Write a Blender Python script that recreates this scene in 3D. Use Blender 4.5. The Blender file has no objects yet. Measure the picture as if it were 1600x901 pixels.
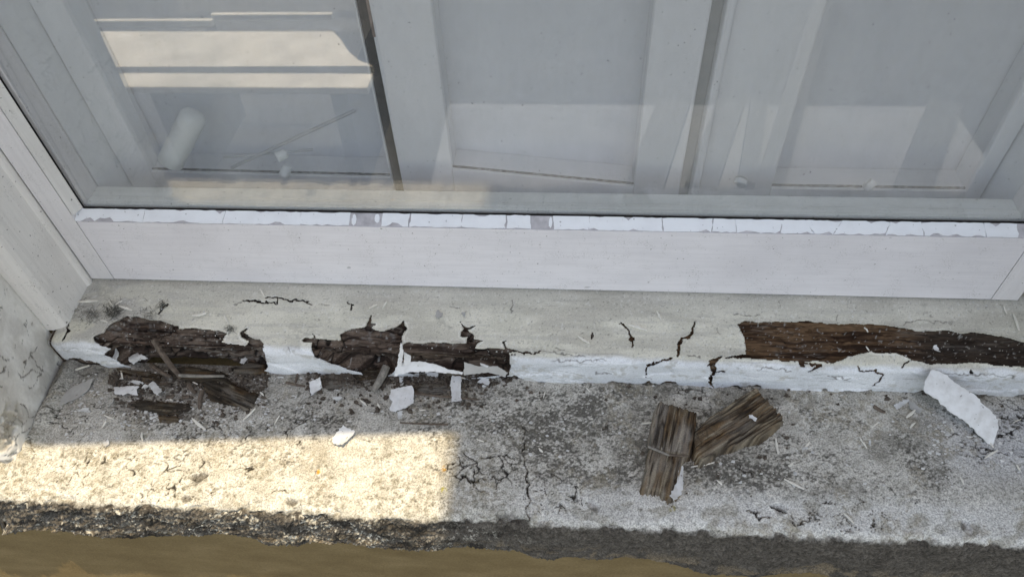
import bpy, bmesh, math, random
import numpy as np
from mathutils import Vector, Matrix, geometry

SC = bpy.context.scene
COL = SC.collection
R = math.radians
random.seed(7)
RNG = np.random.default_rng(7)

# ------------------------------------------------------------------ camera
F_PX, CX, CY = 1134.0, 800.0, 450.5            # focal length and centre of a 1600 px wide frame


def _unit(v):
    v = np.array(v, float)
    return v / np.linalg.norm(v)


_n = _unit([58, 1000, F_PX])                    # straight down, in camera axes (right, down, forward)
_z = -_n
_x = -_unit([-15800, -370, F_PX])
_x = _unit(_x - _z * (_x @ _z))
_y = np.cross(_z, _x)
CAM_R = np.stack([_x, _y, _z])                  # camera axes -> world
CAM_P = -_unit(CAM_R @ np.array([0, 453 - CY, F_PX])) * 0.66

cam_data = bpy.data.cameras.new('camera')
cam_data.sensor_width = 36.0
cam_data.lens = 36.0 * F_PX / 1600.0
cam_data.clip_start = 0.01
cam_data.clip_end = 2000.0
cam = bpy.data.objects.new('camera', cam_data)
COL.objects.link(cam)
_m = CAM_R @ np.diag([1, -1, -1])
cam.matrix_world = Matrix([[*_m[i], CAM_P[i]] for i in range(3)] + [[0, 0, 0, 1]])
SC.camera = cam

# ------------------------------------------------------------------ sky, sun, exposure
SUN_AZ, SUN_EL = R(149.0), R(79.5)              # azimuth from +Y towards +X
SUN_DIR = Vector((math.sin(SUN_AZ) * math.cos(SUN_EL), math.cos(SUN_AZ) * math.cos(SUN_EL), math.sin(SUN_EL)))
world = bpy.data.worlds.new('World')
SC.world = world
world.use_nodes = True
wn = world.node_tree.nodes
sky = wn.new('ShaderNodeTexSky')
sky.sky_type = 'NISHITA'
sky.sun_disc = False
sky.sun_elevation = SUN_EL
sky.sun_rotation = SUN_AZ
sky.air_density = 1.0
sky.dust_density = 1.5
world.node_tree.links.new(sky.outputs[0], wn['Background'].inputs[0])
wn['Background'].inputs[1].default_value = 0.15
sun_data = bpy.data.lights.new('sun', 'SUN')
sun_data.energy = 2.0
sun_data.angle = R(0.4)
sun_data.color = (1.0, 0.93, 0.77)
sun = bpy.data.objects.new('sun', sun_data)
COL.objects.link(sun)
sun.rotation_euler = SUN_DIR.to_track_quat('Z', 'Y').to_euler()
SC.view_settings.view_transform = 'Standard'
SC.view_settings.look = 'None'
SC.view_settings.exposure = 1.36
SC.view_settings.use_white_balance = True
SC.view_settings.white_balance_temperature = 8800
SC.view_settings.gamma = 1.0
SC.cycles.max_bounces = 10
SC.cycles.transparent_max_bounces = 12


# ------------------------------------------------------------------ surveying: where a traced point of the photograph lies on a real plane
def at(px, py, axis, val):
    d = CAM_R @ np.array([px - CX, py - CY, F_PX])
    i = 'xyz'.index(axis)
    return CAM_P + d * ((val - CAM_P[i]) / d[i])


def survey(P):
    c = (P - CAM_P) @ CAM_R
    return CX + F_PX * c[..., 0] / c[..., 2], CY + F_PX * c[..., 1] / c[..., 2]


LEDGE_Z0, LEDGE_Y0 = -0.0415, -0.072


def ledge_z(y):
    return LEDGE_Z0 + (y - LEDGE_Y0) * 0.04


def on_ledge(px, py, lift=0.0):
    p = at(px, py, 'z', LEDGE_Z0)
    for _ in range(4):
        p = at(px, py, 'z', ledge_z(p[1]) + lift)
    return p


# ------------------------------------------------------------------ noise
def _hash(i, j, seed):
    h = (i.astype(np.int64) * 374761393 + j.astype(np.int64) * 668265263 + seed * 1442695041) & 0xffffffff
    h = ((h ^ (h >> 13)) * 1274126177) & 0xffffffff
    h = (h ^ (h >> 16)) & 0xffffffff
    return h / 4294967295.0


def vnoise(x, y, seed=0):
    i, j = np.floor(x), np.floor(y)
    fx, fy = x - i, y - j
    fx, fy = fx * fx * fx * (fx * (fx * 6 - 15) + 10), fy * fy * fy * (fy * (fy * 6 - 15) + 10)
    a, b = _hash(i, j, seed), _hash(i + 1, j, seed)
    c, d = _hash(i, j + 1, seed), _hash(i + 1, j + 1, seed)
    return (a * (1 - fx) + b * fx) * (1 - fy) + (c * (1 - fx) + d * fx) * fy


def fbm(x, y, seed=0, octaves=4, gain=0.5):
    s, a, t = 0, 1.0, 0
    for o in range(octaves):
        ca, sa = math.cos(0.6 * o + .3), math.sin(0.6 * o + .3)
        s = s + a * vnoise((x * ca - y * sa) * 2 ** o + 17.3 * o, (x * sa + y * ca) * 2 ** o + 5.1 * o, seed + o)
        t += a
        a *= gain
    return s / t


def worley(x, y, seed=0):
    i, j = np.floor(x), np.floor(y)
    f1 = np.full(x.shape, 9.0)
    f2 = np.full(x.shape, 9.0)
    for di in (-1, 0, 1):
        for dj in (-1, 0, 1):
            ii, jj = i + di, j + dj
            d = np.hypot(ii + _hash(ii, jj, seed) - x, jj + _hash(ii, jj, seed + 91) - y)
            f2 = np.minimum(f2, np.maximum(f1, d))
            f1 = np.minimum(f1, d)
    return f1, f2


def sstep(a, b, x):
    t = np.clip((x - a) / (b - a), 0, 1)
    return t * t * (3 - 2 * t)


def inside(qx, qy, poly):
    poly = np.array(poly, float)
    r = np.zeros(qx.shape, bool)
    lo, hi = poly.min(0), poly.max(0)
    idx = np.nonzero((qx >= lo[0]) & (qx <= hi[0]) & (qy >= lo[1]) & (qy <= hi[1]))
    if not len(idx[0]):
        return r
    x, y = qx[idx], qy[idx]
    s = np.zeros(x.shape, bool)
    for (x0, y0), (x1, y1) in zip(poly, np.roll(poly, -1, 0)):
        if y0 == y1:
            continue
        s ^= ((y0 > y) != (y1 > y)) & (x < (x1 - x0) * (y - y0) / (y1 - y0) + x0)
    r[idx] = s
    return r


def line_dist(qx, qy, line, reach, taper=False):
    """distance in traced units to a polyline, reach away from it elsewhere"""
    d = np.full(qx.shape, float(reach))
    tot = sum(math.hypot(b[0] - a[0], b[1] - a[1]) for a, b in zip(line[:-1], line[1:]))
    run = 0.0
    tap = np.zeros(qx.shape)
    for (x0, y0), (x1, y1) in zip(line[:-1], line[1:]):
        idx = np.nonzero((qx > min(x0, x1) - reach) & (qx < max(x0, x1) + reach) & (qy > min(y0, y1) - reach) & (qy < max(y0, y1) + reach))
        if not len(idx[0]):
            run += math.hypot(x1 - x0, y1 - y0)
            continue
        x, y = qx[idx], qy[idx]
        dx, dy = x1 - x0, y1 - y0
        t = np.clip(((x - x0) * dx + (y - y0) * dy) / (dx * dx + dy * dy + 1e-9), 0, 1)
        L = math.hypot(dx, dy)
        nd = np.hypot(x0 + t * dx - x, y0 + t * dy - y)
        better = nd < d[idx]
        d[idx] = np.where(better, nd, d[idx])
        a = np.minimum((run + t * L) / tot, 1 - (run + t * L) / tot) * 2
        tap[idx] = np.where(better, a, tap[idx])
        run += L
    return (d, tap) if taper else d


def blur(a, n):
    a = a.astype(float)
    for _ in range(n):
        for ax in (0, 1):
            b = a.copy()
            sl = [slice(None), slice(None)]
            up, dn = sl.copy(), sl.copy()
            up[ax], dn[ax] = slice(1, None), slice(None, -1)
            b[tuple(dn)] += a[tuple(up)]
            b[tuple(up)] += a[tuple(dn)]
            last, first = sl.copy(), sl.copy()
            last[ax], first[ax] = slice(-1, None), slice(0, 1)
            b[tuple(last)] += a[tuple(last)]
            b[tuple(first)] += a[tuple(first)]
            a = b / 3
    return a


def mixc(a, b, t):
    return np.asarray(a) * (1 - t[..., None]) + np.asarray(b) * t[..., None]


# ------------------------------------------------------------------ objects
def tag(o, label=None, cat=None, group=None, kind=None):
    if label:
        o['label'] = label
    if cat:
        o['category'] = cat
    if group:
        o['group'] = group
    if kind:
        o['kind'] = kind
    return o


def empty(name, loc=(0, 0, 0)):
    o = bpy.data.objects.new(name, None)
    o.empty_display_size = 0.02
    COL.objects.link(o)
    o.location = loc
    return o


def mesh_obj(name, verts, faces, mat, parent=None, smooth=False, origin=None, colors=None, bevel=0):
    """one mesh object; verts in world metres, moved to its own origin"""
    verts = np.asarray(verts, float)
    off = np.zeros(3) if origin is None else np.asarray(origin, float)
    base = off.copy()
    if parent is not None:
        base = np.array(parent['_at'])
        off = base if origin is None else off
    me = bpy.data.meshes.new(name)
    v = verts - off
    if isinstance(faces, np.ndarray):
        k = faces.shape[1]
        me.vertices.add(len(v))
        me.vertices.foreach_set('co', v.astype(np.float32).ravel())
        me.loops.add(faces.size)
        me.loops.foreach_set('vertex_index', faces.astype(np.int32).ravel())
        me.polygons.add(len(faces))
        me.polygons.foreach_set('loop_start', np.arange(0, faces.size, k, dtype=np.int32))
        me.update(calc_edges=True)
    else:
        me.from_pydata([tuple(p) for p in v], [], faces)
        me.update()
    if smooth:
        me.polygons.foreach_set('use_smooth', np.ones(len(me.polygons), bool))
    if colors is not None:
        at_ = me.color_attributes.new('stain', 'FLOAT_COLOR', 'POINT')
        c = np.ones((len(v), 4), np.float32)
        c[:, :3] = colors
        at_.data.foreach_set('color', c.ravel())
    me.materials.append(mat)
    o = bpy.data.objects.new(name, me)
    COL.objects.link(o)
    if parent is not None:
        o.parent = parent
        o.location = off - base
    else:
        o.location = off
    o['_at'] = [float(a) for a in off]
    if bevel:
        b = o.modifiers.new('bevel', 'BEVEL')
        b.width = bevel
        b.segments = 2
        b.limit_method = 'ANGLE'
    return o


def root(name, loc=(0, 0, 0)):
    o = empty(name, loc)
    o['_at'] = [float(a) for a in loc]
    return o


def box(x0, x1, y0, y1, z0, z1):
    v = [(x, y, z) for x in (x0, x1) for y in (y0, y1) for z in (z0, z1)]
    f = [(0, 1, 3, 2), (4, 6, 7, 5), (0, 4, 5, 1), (2, 3, 7, 6), (0, 2, 6, 4), (1, 5, 7, 3)]
    return v, f


def add_box(name, b, mat, parent=None, bevel=0.0, origin=None):
    v, f = box(*b)
    return mesh_obj(name, v, f, mat, parent, bevel=bevel, origin=origin)


def prism(profile, axis, a, b):
    """closed 2-D profile extruded along an axis; profile in the two other axes, in xyz order"""
    n = len(profile)
    v = []
    for t in (a, b):
        for p, q in profile:
            v.append({'x': (t, p, q), 'y': (p, t, q), 'z': (p, q, t)}[axis])
    f = [tuple(range(n))[::-1], tuple(range(n, 2 * n))]
    f += [(i, (i + 1) % n, n + (i + 1) % n, n + i) for i in range(n)]
    return v, f


def fix_normals(o):
    bm = bmesh.new()
    bm.from_mesh(o.data)
    bmesh.ops.recalc_face_normals(bm, faces=bm.faces)
    bm.to_mesh(o.data)
    bm.free()
    return o


def grid_obj(name, P, mat, parent=None, keep=None, colors=None, origin=None, smooth=True):
    nu, nv = P.shape[:2]
    idx = np.arange(nu * nv).reshape(nu, nv)
    q = np.stack([idx[:-1, :-1], idx[1:, :-1], idx[1:, 1:], idx[:-1, 1:]], -1)
    q = q[keep] if keep is not None else q.reshape(-1, 4)
    used = np.zeros(nu * nv, bool)
    used[q.ravel()] = True
    remap = np.cumsum(used) - 1
    V = P.reshape(-1, 3)[used]
    c = colors.reshape(-1, 3)[used] if colors is not None else None
    return mesh_obj(name, V, remap[q], mat, parent, smooth=smooth, colors=c, origin=origin)


# ------------------------------------------------------------------ materials
def nodes(name):
    m = bpy.data.materials.new(name)
    m.use_nodes = True
    nt = m.node_tree
    return m, nt, nt.nodes['Principled BSDF']


def ramp(nt, fac, stops):
    r = nt.nodes.new('ShaderNodeValToRGB')
    e = r.color_ramp.elements
    while len(e) < len(stops):
        e.new(0.5)
    for k, (p, c) in enumerate(stops):
        e[k].position = p
        e[k].color = (*c, 1) if len(c) == 3 else c
    nt.links.new(fac, r.inputs[0])
    return r


def noise(nt, scale, detail=4, rough=0.55, stretch=None, kind='ShaderNodeTexNoise'):
    tc = nt.nodes.new('ShaderNodeTexCoord')
    src = tc.outputs['Object']
    if stretch:
        mp = nt.nodes.new('ShaderNodeMapping')
        mp.inputs['Scale'].default_value = stretch
        nt.links.new(src, mp.inputs[0])
        src = mp.outputs[0]
    n = nt.nodes.new(kind)
    n.inputs['Scale'].default_value = scale
    if 'Detail' in n.inputs:
        n.inputs['Detail'].default_value = detail
    if 'Roughness' in n.inputs and kind == 'ShaderNodeTexNoise':
        n.inputs['Roughness'].default_value = rough
    nt.links.new(src, n.inputs['Vector'])
    return n


def mix(nt, a, b, fac, mode='MIX'):
    x = nt.nodes.new('ShaderNodeMix')
    x.data_type = 'RGBA'
    x.blend_type = mode
    for s, v in ((x.inputs['Factor'], fac), (x.inputs['A'], a), (x.inputs['B'], b)):
        if hasattr(v, 'is_linked') or hasattr(v, 'links'):
            nt.links.new(v, s)
        elif isinstance(v, (int, float)):
            s.default_value = v
        else:
            s.default_value = (*v, 1)
    return x.outputs['Result']


def bump(nt, bsdf, height, strength, dist):
    b = nt.nodes.new('ShaderNodeBump')
    b.inputs['Strength'].default_value = strength
    b.inputs['Distance'].default_value = dist
    nt.links.new(height, b.inputs['Height'])
    nt.links.new(b.outputs[0], bsdf.inputs['Normal'])


def stained(name, rough, grain_scale, grain, bump_mm, stretch=None, spec=0.3, lo=0.25, hi=0.75):
    """material that takes its stains from the mesh and adds fine procedural grain"""
    m, nt, p = nodes(name)
    a = nt.nodes.new('ShaderNodeAttribute')
    a.attribute_name = 'stain'
    n = noise(nt, grain_scale, 5, 0.65, stretch)
    r = ramp(nt, n.outputs[0], [(lo, (1 - grain,) * 3), (hi, (1 + grain * 0.6,) * 3)])
    nt.links.new(mix(nt, a.outputs['Color'], r.outputs[0], 1.0, 'MULTIPLY'), p.inputs['Base Color'])
    p.inputs['Roughness'].default_value = rough
    p.inputs['Specular IOR Level'].default_value = spec
    bump(nt, p, n.outputs[0], 0.7, bump_mm / 1000)
    return m


def paint_mat(name, base, dirt, rough=0.55, dirt_amount=0.5, scale=30, stretch=(1, 1, 4), specks=True, spec=0.4):
    m, nt, p = nodes(name)
    n1 = noise(nt, scale, 6, 0.6, stretch)
    f1 = ramp(nt, n1.outputs[0], [(0.42, (0, 0, 0)), (0.78, (dirt_amount,) * 3)])
    c = mix(nt, base, dirt, f1.outputs[0])
    if specks:
        n2 = noise(nt, 330, 2, 0.5, (1, 1, 1))
        f2 = ramp(nt, n2.outputs[0], [(0.70, (0, 0, 0)), (0.74, (0.75,) * 3)])
        c = mix(nt, c, [0.4 * x for x in dirt], f2.outputs[0])
    nt.links.new(c, p.inputs['Base Color'])
    p.inputs['Roughness'].default_value = rough
    p.inputs['Specular IOR Level'].default_value = spec
    n3 = noise(nt, 120, 5, 0.6, stretch)
    bump(nt, p, n3.outputs[0], 0.5, 0.0006)
    return m


def plain(name, c1, c2, scale, rough=0.7, bump_mm=0.0, stretch=None, spec=0.3, lo=0.3, hi=0.7):
    m, nt, p = nodes(name)
    n = noise(nt, scale, 6, 0.6, stretch)
    r = ramp(nt, n.outputs[0], [(lo, c1), (hi, c2)])
    nt.links.new(r.outputs[0], p.inputs['Base Color'])
    p.inputs['Roughness'].default_value = rough
    p.inputs['Specular IOR Level'].default_value = spec
    if bump_mm:
        bump(nt, p, n.outputs[0], 0.7, bump_mm / 1000)
    return m


def glass_mat(name, f0=0.15, tint=(0.975, 0.98, 0.985), rough=0.0, dust=0.0):
    m = bpy.data.materials.new(name)
    m.use_nodes = True
    nt = m.node_tree
    nt.nodes.remove(nt.nodes['Principled BSDF'])
    out = nt.nodes['Material Output']
    t = nt.nodes.new('ShaderNodeBsdfTransparent')
    t.inputs[0].default_value = (*tint, 1)
    g = nt.nodes.new('ShaderNodeBsdfGlossy')
    g.inputs['Roughness'].default_value = rough
    lw = nt.nodes.new('ShaderNodeLayerWeight')          # Schlick reflectance, the same for either face of the pane
    lw.inputs[0].default_value = 0.5
    pw = nt.nodes.new('ShaderNodeMath')
    pw.operation = 'POWER'
    pw.inputs[1].default_value = 5.0
    nt.links.new(lw.outputs['Facing'], pw.inputs[0])
    f = nt.nodes.new('ShaderNodeMath')
    f.operation = 'MULTIPLY_ADD'
    f.inputs[1].default_value = 1 - f0
    f.inputs[2].default_value = f0
    nt.links.new(pw.outputs[0], f.inputs[0])
    s = nt.nodes.new('ShaderNodeMixShader')
    nt.links.new(f.outputs[0], s.inputs[0])
    nt.links.new(t.outputs[0], s.inputs[1])
    nt.links.new(g.outputs[0], s.inputs[2])
    if dust:
        dn = noise(nt, 7, 6, 0.65, (1.6, 1, 0.55))                 # dried smears
        dr = ramp(nt, dn.outputs[0], [(0.38, (0.2 * dust,) * 3), (0.72, (dust,) * 3)])
        sn = noise(nt, 420, 2, 0.5)                                 # specks
        sr = ramp(nt, sn.outputs[0], [(0.735, (0, 0, 0)), (0.755, (0.55,) * 3)])
        mx = nt.nodes.new('ShaderNodeMath')
        mx.operation = 'MAXIMUM'
        nt.links.new(dr.outputs[0], mx.inputs[0])
        nt.links.new(sr.outputs[0], mx.inputs[1])
        df = nt.nodes.new('ShaderNodeBsdfDiffuse')
        dc = ramp(nt, sn.outputs[0], [(0.70, (0.62, 0.63, 0.62)), (0.73, (0.10, 0.10, 0.09))])
        nt.links.new(dc.outputs[0], df.inputs[0])
        s2 = nt.nodes.new('ShaderNodeMixShader')
        nt.links.new(mx.outputs[0], s2.inputs[0])
        nt.links.new(s.outputs[0], s2.inputs[1])
        nt.links.new(df.outputs[0], s2.inputs[2])
        s = s2
    nt.links.new(s.outputs[0], out.inputs[0])
    return m


def weathered(name, base, under, streak, along='x', rough=0.5):
    """old brushed gloss paint: brush marks along the timber, grime patches, pinholes and chips down to the grey undercoat"""
    m, nt, p = nodes(name)
    st = {'x': (0.06, 1, 1), 'z': (1, 1, 0.06)}[along]
    b = noise(nt, 260, 4, 0.6, st)
    c = mix(nt, base, streak, ramp(nt, b.outputs[0], [(0.40, (0, 0, 0)), (0.75, (0.55,) * 3)]).outputs[0])
    big = noise(nt, 9, 6, 0.65)
    c = mix(nt, c, streak, ramp(nt, big.outputs[0], [(0.45, (0, 0, 0)), (0.75, (0.65,) * 3)]).outputs[0])
    g = noise(nt, 60, 6, 0.75)
    g2 = noise(nt, 700, 2, 0.6)
    mm = nt.nodes.new('ShaderNodeMath')
    mm.operation = 'MULTIPLY'
    nt.links.new(ramp(nt, g.outputs[0], [(0.50, (0, 0, 0)), (0.68, (1, 1, 1))]).outputs[0], mm.inputs[0])
    nt.links.new(ramp(nt, g2.outputs[0], [(0.52, (0, 0, 0)), (0.62, (0.6,) * 3)]).outputs[0], mm.inputs[1])
    c = mix(nt, c, (0.28, 0.27, 0.25), mm.outputs[0])
    ch = noise(nt, 75, 3, 0.55, {'x': (0.45, 1, 1), 'z': (1, 1, 0.45)}[along])
    cr = ramp(nt, ch.outputs[0], [(0.725, (0, 0, 0)), (0.735, (1, 1, 1))])
    c = mix(nt, c, under, cr.outputs[0])
    ph = noise(nt, 380, 1, 0.5)
    pr = ramp(nt, ph.outputs[0], [(0.73, (0, 0, 0)), (0.76, (0.8,) * 3)])
    c = mix(nt, c, (0.12, 0.11, 0.10), pr.outputs[0])
    nt.links.new(c, p.inputs['Base Color'])
    p.inputs['Roughness'].default_value = rough
    p.inputs['Specular IOR Level'].default_value = 0.4
    hs = nt.nodes.new('ShaderNodeMath')
    hs.operation = 'MULTIPLY_ADD'
    hs.inputs[1].default_value = -1.2
    nt.links.new(cr.outputs[0], hs.inputs[0])
    nt.links.new(b.outputs[0], hs.inputs[2])
    bump(nt, p, hs.outputs[0], 0.6, 0.0004)
    return m


M = {}
M['sash'] = weathered('sash_paint', (0.74, 0.718, 0.74), (0.50, 0.485, 0.50), (0.60, 0.58, 0.60), 'x')
M['stile'] = weathered('stile_paint', (0.74, 0.718, 0.725), (0.50, 0.485, 0.49), (0.60, 0.58, 0.585), 'z')
M['jamb'] = weathered('jamb_paint', (0.76, 0.735, 0.71), (0.50, 0.48, 0.46), (0.60, 0.575, 0.55), 'z', 0.45)
M['inner_paint'] = paint_mat('inner_paint', (0.80, 0.81, 0.82), (0.72, 0.73, 0.74), 0.5, 0.3, 12, (1, 1, 1), specks=False)
M['moulding'] = paint_mat('inner_moulding_paint', (0.80, 0.81, 0.77), (0.55, 0.55, 0.51), 0.5, 0.5, 25, (0.3, 4, 4))
M['putty'] = plain('bare_old_putty', (0.36, 0.345, 0.36), (0.56, 0.54, 0.565), 130, 0.8, 0.5)
M['putty_paint'] = paint_mat('putty_paint', (0.80, 0.82, 0.85), (0.62, 0.62, 0.64), 0.4, 0.35, 60, (1, 1, 1))
M['gap'] = plain('dark_gap', (0.006, 0.005, 0.0045), (0.014, 0.012, 0.010), 200, 0.9)
M['dirt_line'] = plain('grey_dirt', (0.05, 0.05, 0.05), (0.30, 0.31, 0.31), 260, 0.9, lo=0.45, hi=0.6)
M['rusty_edge'] = plain('worn_brown_edge', (0.10, 0.05, 0.035), (0.30, 0.22, 0.18), 60, 0.8)
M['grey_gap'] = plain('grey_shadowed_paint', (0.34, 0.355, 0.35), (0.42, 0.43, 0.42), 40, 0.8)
M['glass'] = glass_mat('window_glass', dust=0.15)
M['glass_inner'] = glass_mat('inner_window_glass', 0.03, (0.98, 0.985, 0.99))
M['curtain'] = plain('white_cloth', (0.82, 0.83, 0.85), (0.85, 0.86, 0.88), 5, 0.9)
M['white'] = plain('white_plastic', (0.80, 0.82, 0.80), (0.85, 0.87, 0.85), 20, 0.4, spec=0.5)
M['dull_wire'] = plain('dull_wire', (0.42, 0.44, 0.45), (0.50, 0.52, 0.53), 60, 0.6)
M['ledge'] = stained('weathered_concrete', 0.9, 780, 0.42, 0.22, spec=0.15, lo=0.38, hi=0.60)
M['sill_paint'] = stained('old_sill_paint', 0.6, 850, 0.13, 0.10, spec=0.3, lo=0.36, hi=0.58)
M['rot'] = stained('rotten_wood', 0.92, 900, 0.75, 1.0, (0.12, 1, 1), spec=0.12)
M['chunk'] = stained('weathered_wood', 0.9, 1100, 0.5, 0.5, spec=0.12)
M['reveal'] = stained('cracked_masonry_paint', 0.75, 500, 0.08, 0.3, spec=0.25)
def render_wall(name):
    m, nt, p = nodes(name)
    a = noise(nt, 14, 7, 0.65, (1, 1, 2.2))
    c = ramp(nt, a.outputs[0], [(0.30, (0.165, 0.116, 0.056)), (0.50, (0.205, 0.147, 0.073)), (0.72, (0.26, 0.19, 0.10))]).outputs[0]
    b = noise(nt, 420, 4, 0.7)
    c = mix(nt, c, ramp(nt, b.outputs[0], [(0.3, (0.78,) * 3), (0.7, (1.15,) * 3)]).outputs[0], 1.0, 'MULTIPLY')
    d = noise(nt, 90, 3, 0.6, (1, 1, 2.5))
    c = mix(nt, c, (0.05, 0.042, 0.032), ramp(nt, d.outputs[0], [(0.68, (0, 0, 0)), (0.72, (0.7,) * 3)]).outputs[0])
    nt.links.new(c, p.inputs['Base Color'])
    p.inputs['Roughness'].default_value = 0.92
    p.inputs['Specular IOR Level'].default_value = 0.15
    bump(nt, p, b.outputs[0], 0.7, 0.0015)
    return m


M['wall'] = render_wall('beige_render')
M['flake'] = paint_mat('flake_paint', (0.60, 0.61, 0.61), (0.33, 0.32, 0.30), 0.6, 0.8, 140, (1, 1, 1))
M['flake_white'] = paint_mat('flake_white_paint', (0.68, 0.69, 0.70), (0.42, 0.41, 0.39), 0.55, 0.65, 120, (1, 1, 1))
M['flake_grey'] = paint_mat('flake_grey_paint', (0.40, 0.395, 0.38), (0.27, 0.265, 0.25), 0.8, 0.6, 90, (1, 1, 1))
M['sliver'] = plain('pale_splinter_wood', (0.62, 0.59, 0.52), (0.78, 0.76, 0.70), 150, 0.7)
M['brown_stick'] = plain('brown_rotten_stick', (0.06, 0.045, 0.035), (0.17, 0.135, 0.11), 220, 0.9, 1.0)
M['grey_stick'] = plain('grey_rotten_stick', (0.14, 0.13, 0.115), (0.30, 0.28, 0.25), 220, 0.9, 1.0)
M['crumb_dark'] = plain('dark_wood_crumb', (0.035, 0.027, 0.022), (0.13, 0.105, 0.085), 150, 0.95)
M['crumb_pale'] = plain('pale_paint_crumb', (0.42, 0.42, 0.41), (0.68, 0.68, 0.67), 150, 0.8)
M['lint'] = plain('grey_lint', (0.04, 0.04, 0.035), (0.12, 0.115, 0.10), 150, 0.95)
M['paving'] = plain('pale_paving', (0.17, 0.19, 0.22), (0.23, 0.25, 0.285), 6, 0.9)
M['ground'] = plain('dark_tarmac', (0.05, 0.054, 0.06), (0.075, 0.08, 0.088), 8, 0.95)
M['strip_shade'] = plain('railing_shadow_grey', (0.07, 0.075, 0.08), (0.11, 0.115, 0.12), 20, 0.85, stretch=(4, 4, 0.5))
M['mirror_slats'] = plain('mirror_slat_cream', (0.50, 0.48, 0.43), (0.80, 0.79, 0.74), 9, 0.7)
M['sun_board'] = plain('sun_board_beige', (0.42, 0.38, 0.32), (0.48, 0.44, 0.37), 30, 0.9)
M['concrete'] = plain('sun_slab_grey', (0.30, 0.30, 0.29), (0.38, 0.37, 0.36), 10, 0.9)  # for the unseen slab added to block the sun

# ================================================================== outdoors behind the camera (seen only mirrored in the glass)
GZ = -1.0
tag(add_box('ground', (-300, 300, -400, 60, GZ - 0.5, GZ), M['ground']), kind='structure')
tag(add_box('paving', (-0.40, 1.42, -1.907, -0.25, GZ, GZ + 0.012), M['paving']), kind='structure')

# ================================================================== house wall with the window opening
OPEN_L, OPEN_R, HEAD_Z = -0.4177, 0.475, 1.26
WALL_Y = -0.170
house = root('house_wall', (0, WALL_Y, GZ))
tag(house, 'beige rendered house wall below the ledge and around the window', 'wall')
add_box('wall_face', (-3.0, 3.5, -0.170, 0.02, GZ, -0.075), M['wall'], house)
add_box('wall_face', (OPEN_R + 0.004, 3.5, WALL_Y, 0.25, -0.0745, 3.2), M['wall'], house)
add_box('wall_face', (-3.0, -0.4255, WALL_Y + 0.012, 0.25, -0.0745, 3.2), M['wall'], house)
add_box('window_head', (-0.425, OPEN_R + 0.0035, WALL_Y, 0.25, HEAD_Z, 3.2), M['wall'], house)


def build_reveal():
    # plastered jamb: from the timber frame out to the wall corner, round the corner and along the wall
    nz, step = 520, 0.00102
    z = -0.060 + np.arange(nz) * step
    prof = []
    a, b = np.array([-0.4192, -0.0550]), np.array([-0.4065, -0.158])
    for t in np.linspace(0, 1, 104):
        prof.append(a + (b - a) * t)
    for t in np.linspace(0, 1, 12)[1:]:
        w = t * math.pi / 2
        prof.append(b + np.array([-0.012 * (1 - math.cos(w)), -0.012 * math.sin(w)]))
    for t in np.linspace(0, 1, 70)[1:]:
        prof.append(np.array([-0.4185 - 0.11 * t, WALL_Y]))
    prof = np.array(prof)
    tan = np.gradient(prof, axis=0)
    nrm = np.stack([-tan[:, 1], tan[:, 0]], 1)
    nrm /= np.linalg.norm(nrm, axis=1)[:, None]
    s = np.concatenate([[0], np.cumsum(np.linalg.norm(np.diff(prof, axis=0), axis=1))])
    S, Z = np.meshgrid(s, z, indexing='ij')
    n1 = fbm(S * 60, Z * 60, 3)
    n2 = fbm(S * 300, Z * 300, 8, 3)
    wx, wy = S * 62 + 1.4 * fbm(S * 55, Z * 55, 31), Z * 62 + 1.4 * fbm(S * 55, Z * 55, 37)
    f1, f2 = worley(wx, wy, 5)
    lw = 0.085 * sstep(0.36, 0.56, fbm(S * 45, Z * 45, 77)) * sstep(0.0, 0.03, S)
    crk = 1 - sstep(0.3 * lw, lw + 1e-4, f2 - f1)
    P0 = np.zeros(S.shape + (3,))
    P0[..., 0] = prof[:, 0][:, None]
    P0[..., 1] = prof[:, 1][:, None]
    P0[..., 2] = Z
    qx, qy = survey(P0)
    # bare brown patch at the bottom of the corner, and dirty feet
    bare = sstep(-4, 8, 34 - qx + 14 * (n1 - .5)) * sstep(-6, 6, qy - 640 + 60 * (n2 - .5)) * sstep(0.42, 0.55, n1 * .6 + n2 * .4)
    foot = sstep(0.030, -0.03, Z) * sstep(0.35, 0.6, n1)
    h = 0.0008 * (n1 - .5) + 0.0005 * (n2 - .5) - 0.0009 * crk - 0.0022 * bare
    P = P0.copy()
    P[..., 0] += nrm[:, 0][:, None] * h
    P[..., 1] += nrm[:, 1][:, None] * h
    c = mixc((0.78, 0.765, 0.735), (0.66, 0.64, 0.61), sstep(.4, .7, n1))
    c = mixc(c, (0.50, 0.47, 0.43), .5 * sstep(.55, .75, fbm(S * 25, Z * 12, 91, 3)))
    c = mixc(c, (0.47, 0.45, 0.42), 0.6 * foot)
    c = mixc(c, (0.10, 0.085, 0.07), 0.85 * crk)
    c = mixc(c, mixc((0.20, 0.16, 0.12), (0.44, 0.41, 0.35), sstep(.35, .6, n2)), .85 * bare)
    o = grid_obj('plaster_reveal', P[:, ::-1], M['reveal'], house, colors=c[:, ::-1])
    return o


build_reveal()
add_box('plaster_reveal', (-0.4245, OPEN_L - 0.006, WALL_Y + 0.013, 0.2, 0.4685, HEAD_Z - 0.001), M['jamb'], house)
add_box('plaster_reveal', (OPEN_R, OPEN_R + 0.0035, WALL_Y + 0.001, 0.2, -0.06, HEAD_Z - 0.001), M['jamb'], house)

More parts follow.
